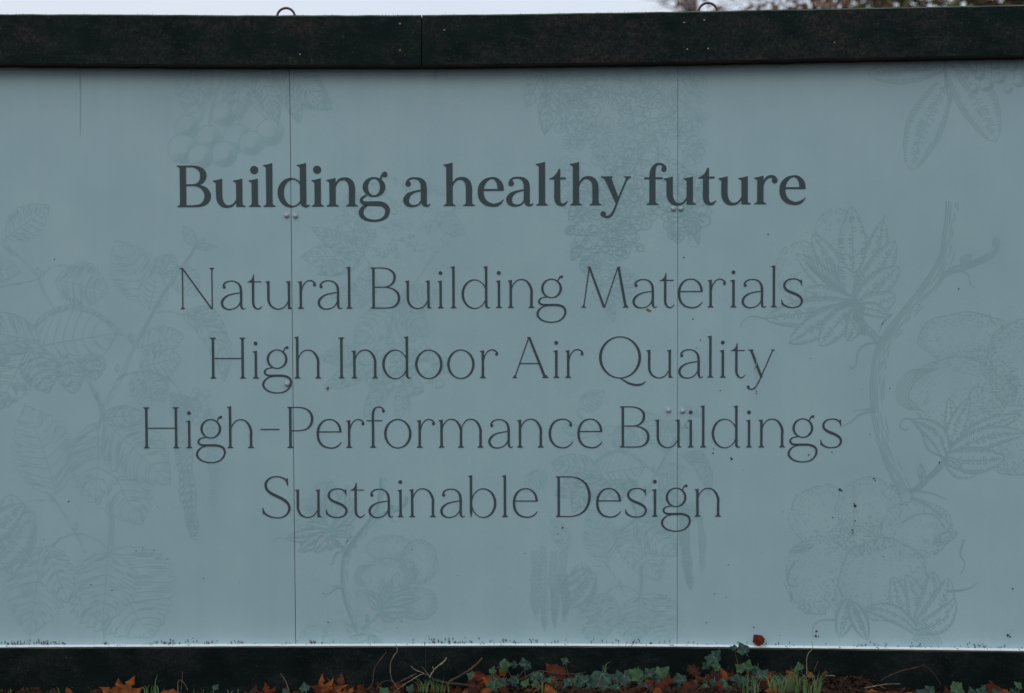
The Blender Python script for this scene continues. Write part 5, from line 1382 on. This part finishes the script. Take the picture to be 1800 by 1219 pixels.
twig('dark upright root by the small ivy sprig', [(905, 1200, .12), (912, 1190, .11), (920, 1180, .10)], .0028, .0016, m_twig)

# grass tufts
def tuft(label, blades):
    V, F = [], []
    x0, y0 = blades[0][0], blades[0][1]
    base = W(x0, min(y0, 1222), .12)
    for (x, y, tx, ty, d, w) in blades:
        p0 = W(x, y, d); p2 = W(tx, ty, d+rl.uniform(-.02, .02))
        mid = (p0+p2)/2 + Vector(((p2.x-p0.x)*-.25, 0, abs(p2.z-p0.z)*.12+abs(p2.x-p0.x)*.2))
        q = [Vector(c) for c in catmull([tuple(p0), tuple(mid), tuple(p2)], 4)]
        b = len(V); n = len(q)
        for i, c in enumerate(q):
            ww = w*(1-(i/(n-1))**1.6)*.5+.00015
            V += [c-base-Vector((ww, 0, 0)), c-base+Vector((0, -ww*.4, 0)), c-base+Vector((ww, 0, 0))]
        for i in range(n-1):
            F += [(b+3*i, b+3*i+1, b+3*i+4, b+3*i+3), (b+3*i+1, b+3*i+2, b+3*i+5, b+3*i+4)]
    o = mesh_obj('grass_tuft', V, F, m_grass)
    o.location = base
    tag(o, label, 'grass', 'grass tufts at the foot of the hoarding')
def blades(x0, x1, yb, n, h, lean=0, spread=.6):
    out = []
    for i in range(n):
        x = rl.uniform(x0, x1); hh = h*rl.uniform(.4, 1); out.append((x, yb+4, x+lean*hh+rl.uniform(-spread, spread)*hh, yb-hh, min(.7, d_at(x, yb+2, .06)), rl.uniform(.0013, .0028)))
    return out
tuft('small bright grass tuft right of the large orange-brown maple leaf', [(272, 1219, 277, 1186, .1, .003), (274, 1219, 268, 1208, .1, .003), (278, 1219, 272, 1204, .1, .003)] + blades(255, 295, 1219, 9, 16) + [(255, 1219, 240, 1207, .13, .003)])
tuft('spiky grass tuft growing over the twig tangle', [(790, 1222, 772, 1196, .14, .003)] + blades(735, 790, 1219, 34, 30, -.3, .8))
tuft('large grass tuft left of the bare soil bank', [(1400, 1222, 1391, 1178, .14, .003)] + blades(1352, 1442, 1219, 74, 40, .1, 1.0)+blades(1385, 1410, 1216, 14, 46, -.1, .3))
tuft('tall grass tuft below the climbing ivy', [(1312, 1222, 1316, 1182, .14, .003)] + blades(1305, 1335, 1219, 12, 40, .1, .4))
tuft('short grass blades among the ivy and maple leaves at centre left', [(1062, 1188, 1075, 1162, .11, .0028)] + blades(1061, 1064, 1190, 4, 18, .5, .3))
tuft('thin grass tuft at the bottom edge left of the ivy patch', blades(945, 955, 1219, 4, 26, 0, .2))
tuft('sparse grass at the bottom edge left of the maple leaf', blades(0, 110, 1219, 16, 12, 0, .6))
tuft('sparse grass at the bottom edge right of the standing maple leaves', blades(340, 420, 1221, 10, 12, 0, .8))

# leaf-litter crumbs and soil clods: uncountable
V, F = [], []
for i in range(9500):
    x = rl.uniform(-2.2, 2.2); y = -0.052 - abs(rl.gauss(0, .16)); z = gz(x, y)
    s = rl.uniform(.0015, .0065) if rl.random() < .85 else rl.uniform(.006, .011); a = rl.uniform(0, 6.28)
    c = Vector((x, y, z+rl.uniform(.001, .007)))
    u = Vector((math.cos(a), math.sin(a), rl.uniform(-.6, .8)))*s; v = Vector((-math.sin(a), math.cos(a), rl.uniform(-.6, .8)))*s*.6
    b = len(V); V += [c-u-v, c+u-v*.8+Vector((0, 0, .001)), c+u*1.2+v, c-u*.7+v+Vector((0, 0, .002))]; F.append((b, b+1, b+2, b+3))
o = mesh_obj('leaf_litter', V, F, noisy(mat('litter_crumbs', (.05, .03, .02), .9, .1), [(.008, .006, .005), (.026, .014, .009), (.065, .032, .016)], scale=30, detail=2))
tag(o, 'dark crumbled leaf litter on the soil below the bottom board', 'leaf litter', None, 'stuff')

# ---------------------------------------------------------------- trees behind
def tree(label, X, Y, h, crown_c, crown_r, nleaf, lsize, lmats, trunk_m, seed, sparse=.5, ntw=60, name='tree'):
    r = random.Random(seed)
    root = empty(name, (X, Y, gz(X, Y)))
    tag(root, label, 'tree', 'trees beyond the hoarding')
    V, F = [], []
    cz = crown_c
    pts = [Vector((0, 0, -.1)), Vector((.1, 0, h*.25)), Vector((-.05, .1, h*.5)), Vector((.1, 0, h*.75)), Vector((.05, 0, h*.95))]
    tube(V, F, pts, [.20*h/8, .15*h/8, .11*h/8, .06*h/8, .015], 9)
    tips = []
    for i in range(ntw):
        t = r.uniform(.3, .93); p0 = Vector((0, 0, h*t))
        a = r.uniform(0, 6.283); el = r.uniform(.0, .9)
        L = crown_r*r.uniform(.6, 1.05)*math.sqrt(max(.15, 1-((t*h-cz)/(crown_r*1.25))**2 if abs(t*h-cz) < crown_r*1.25 else .15))
        dv = Vector((math.cos(a)*math.cos(el), math.sin(a)*math.cos(el), math.sin(el)*.6))
        q = [p0 + dv*L*k/4 + Vector((r.uniform(-1, 1), r.uniform(-1, 1), r.uniform(-.6, .6)))*.07*L*(k > 0) for k in range(5)]
        tube(V, F, q, [.030*h/8*(1-k/4.6) for k in range(5)], 5)
        for k in (2, 3, 4):
            for j in range(3):
                dd = (dv + Vector((r.uniform(-1, 1), r.uniform(-1, 1), r.uniform(-.8, .8)))*.8).normalized()
                e = q[k] + dd*L*.3
                tube(V, F, [q[k], (q[k]+e)/2+Vector((0, 0, -.02*L)), e], [.009, .006, .003], 4)
                tips += [e, (q[k]+e)/2, q[k]]
    mesh_obj('trunk', V, F, trunk_m, root)
    V, F, M = [], [], []
    for i in range(nleaf):
        c = r.choice(tips) + Vector((r.gauss(0, 1), r.gauss(0, 1), r.gauss(0, 1)))*crown_r*.055
        if noise.noise(c*1.1+Vector((seed, 0, 0))) < sparse-.5: continue
        n = Vector((r.gauss(0, 1), r.gauss(0, 1), r.gauss(0, 1))).normalized(); u = n.orthogonal().normalized(); v = n.cross(u)
        s = lsize*r.uniform(.6, 1.3); b = len(V)
        V += [c-u*s, c+v*s*.55+n*s*.1, c+u*s, c-v*s*.55+n*s*.1]; F.append((b, b+1, b+2, b+3))
        M.append(min(len(lmats)-1, int((noise.noise(c*.8)+.5)*len(lmats)*.9+r.uniform(-.5, .5))) if len(lmats) > 1 else 0)
    M = [max(0, m) for m in M]
    o = mesh_obj('crown', V, F, lmats, root, midx=M); 
bark = noisy(mat('bark', (.06, .05, .04), .9, .1), [(.035, .03, .025), (.08, .065, .05)], scale=10)
lb1 = mat('autumn_brown_leaf', (.20, .115, .07), .7, .2); lb2 = mat('olive_leaf', (.13, .13, .055), .7, .2); lb3 = mat('dull_green_leaf', (.085, .10, .05), .7, .2); lb4 = mat('pink_brown_leaf', (.18, .12, .10), .7, .2)
tree('broad brown-leaved autumn tree above the right half of the rail', 5.0, 13.0, 7.6, 4.6, 2.9, 30000, .055, [lb1, lb1, lb2, lb3], bark, 3, .50, 120)
tree('green and brown tree above the right end of the rail', 8.6, 14.5, 8.0, 4.6, 3.1, 32000, .055, [lb2, lb3, lb3, lb1], bark, 9, .46, 120)
tree('pale thin-crowned tree far off beside the ring at the right', 3.75, 34.0, 11.0, 8.4, 1.7, 2600, .07, [lb4], noisy(mat('pale_bark', (.2, .15, .15), .9, .1), [(.15, .12, .12), (.24, .19, .19)], scale=10), 5, .5, 60)
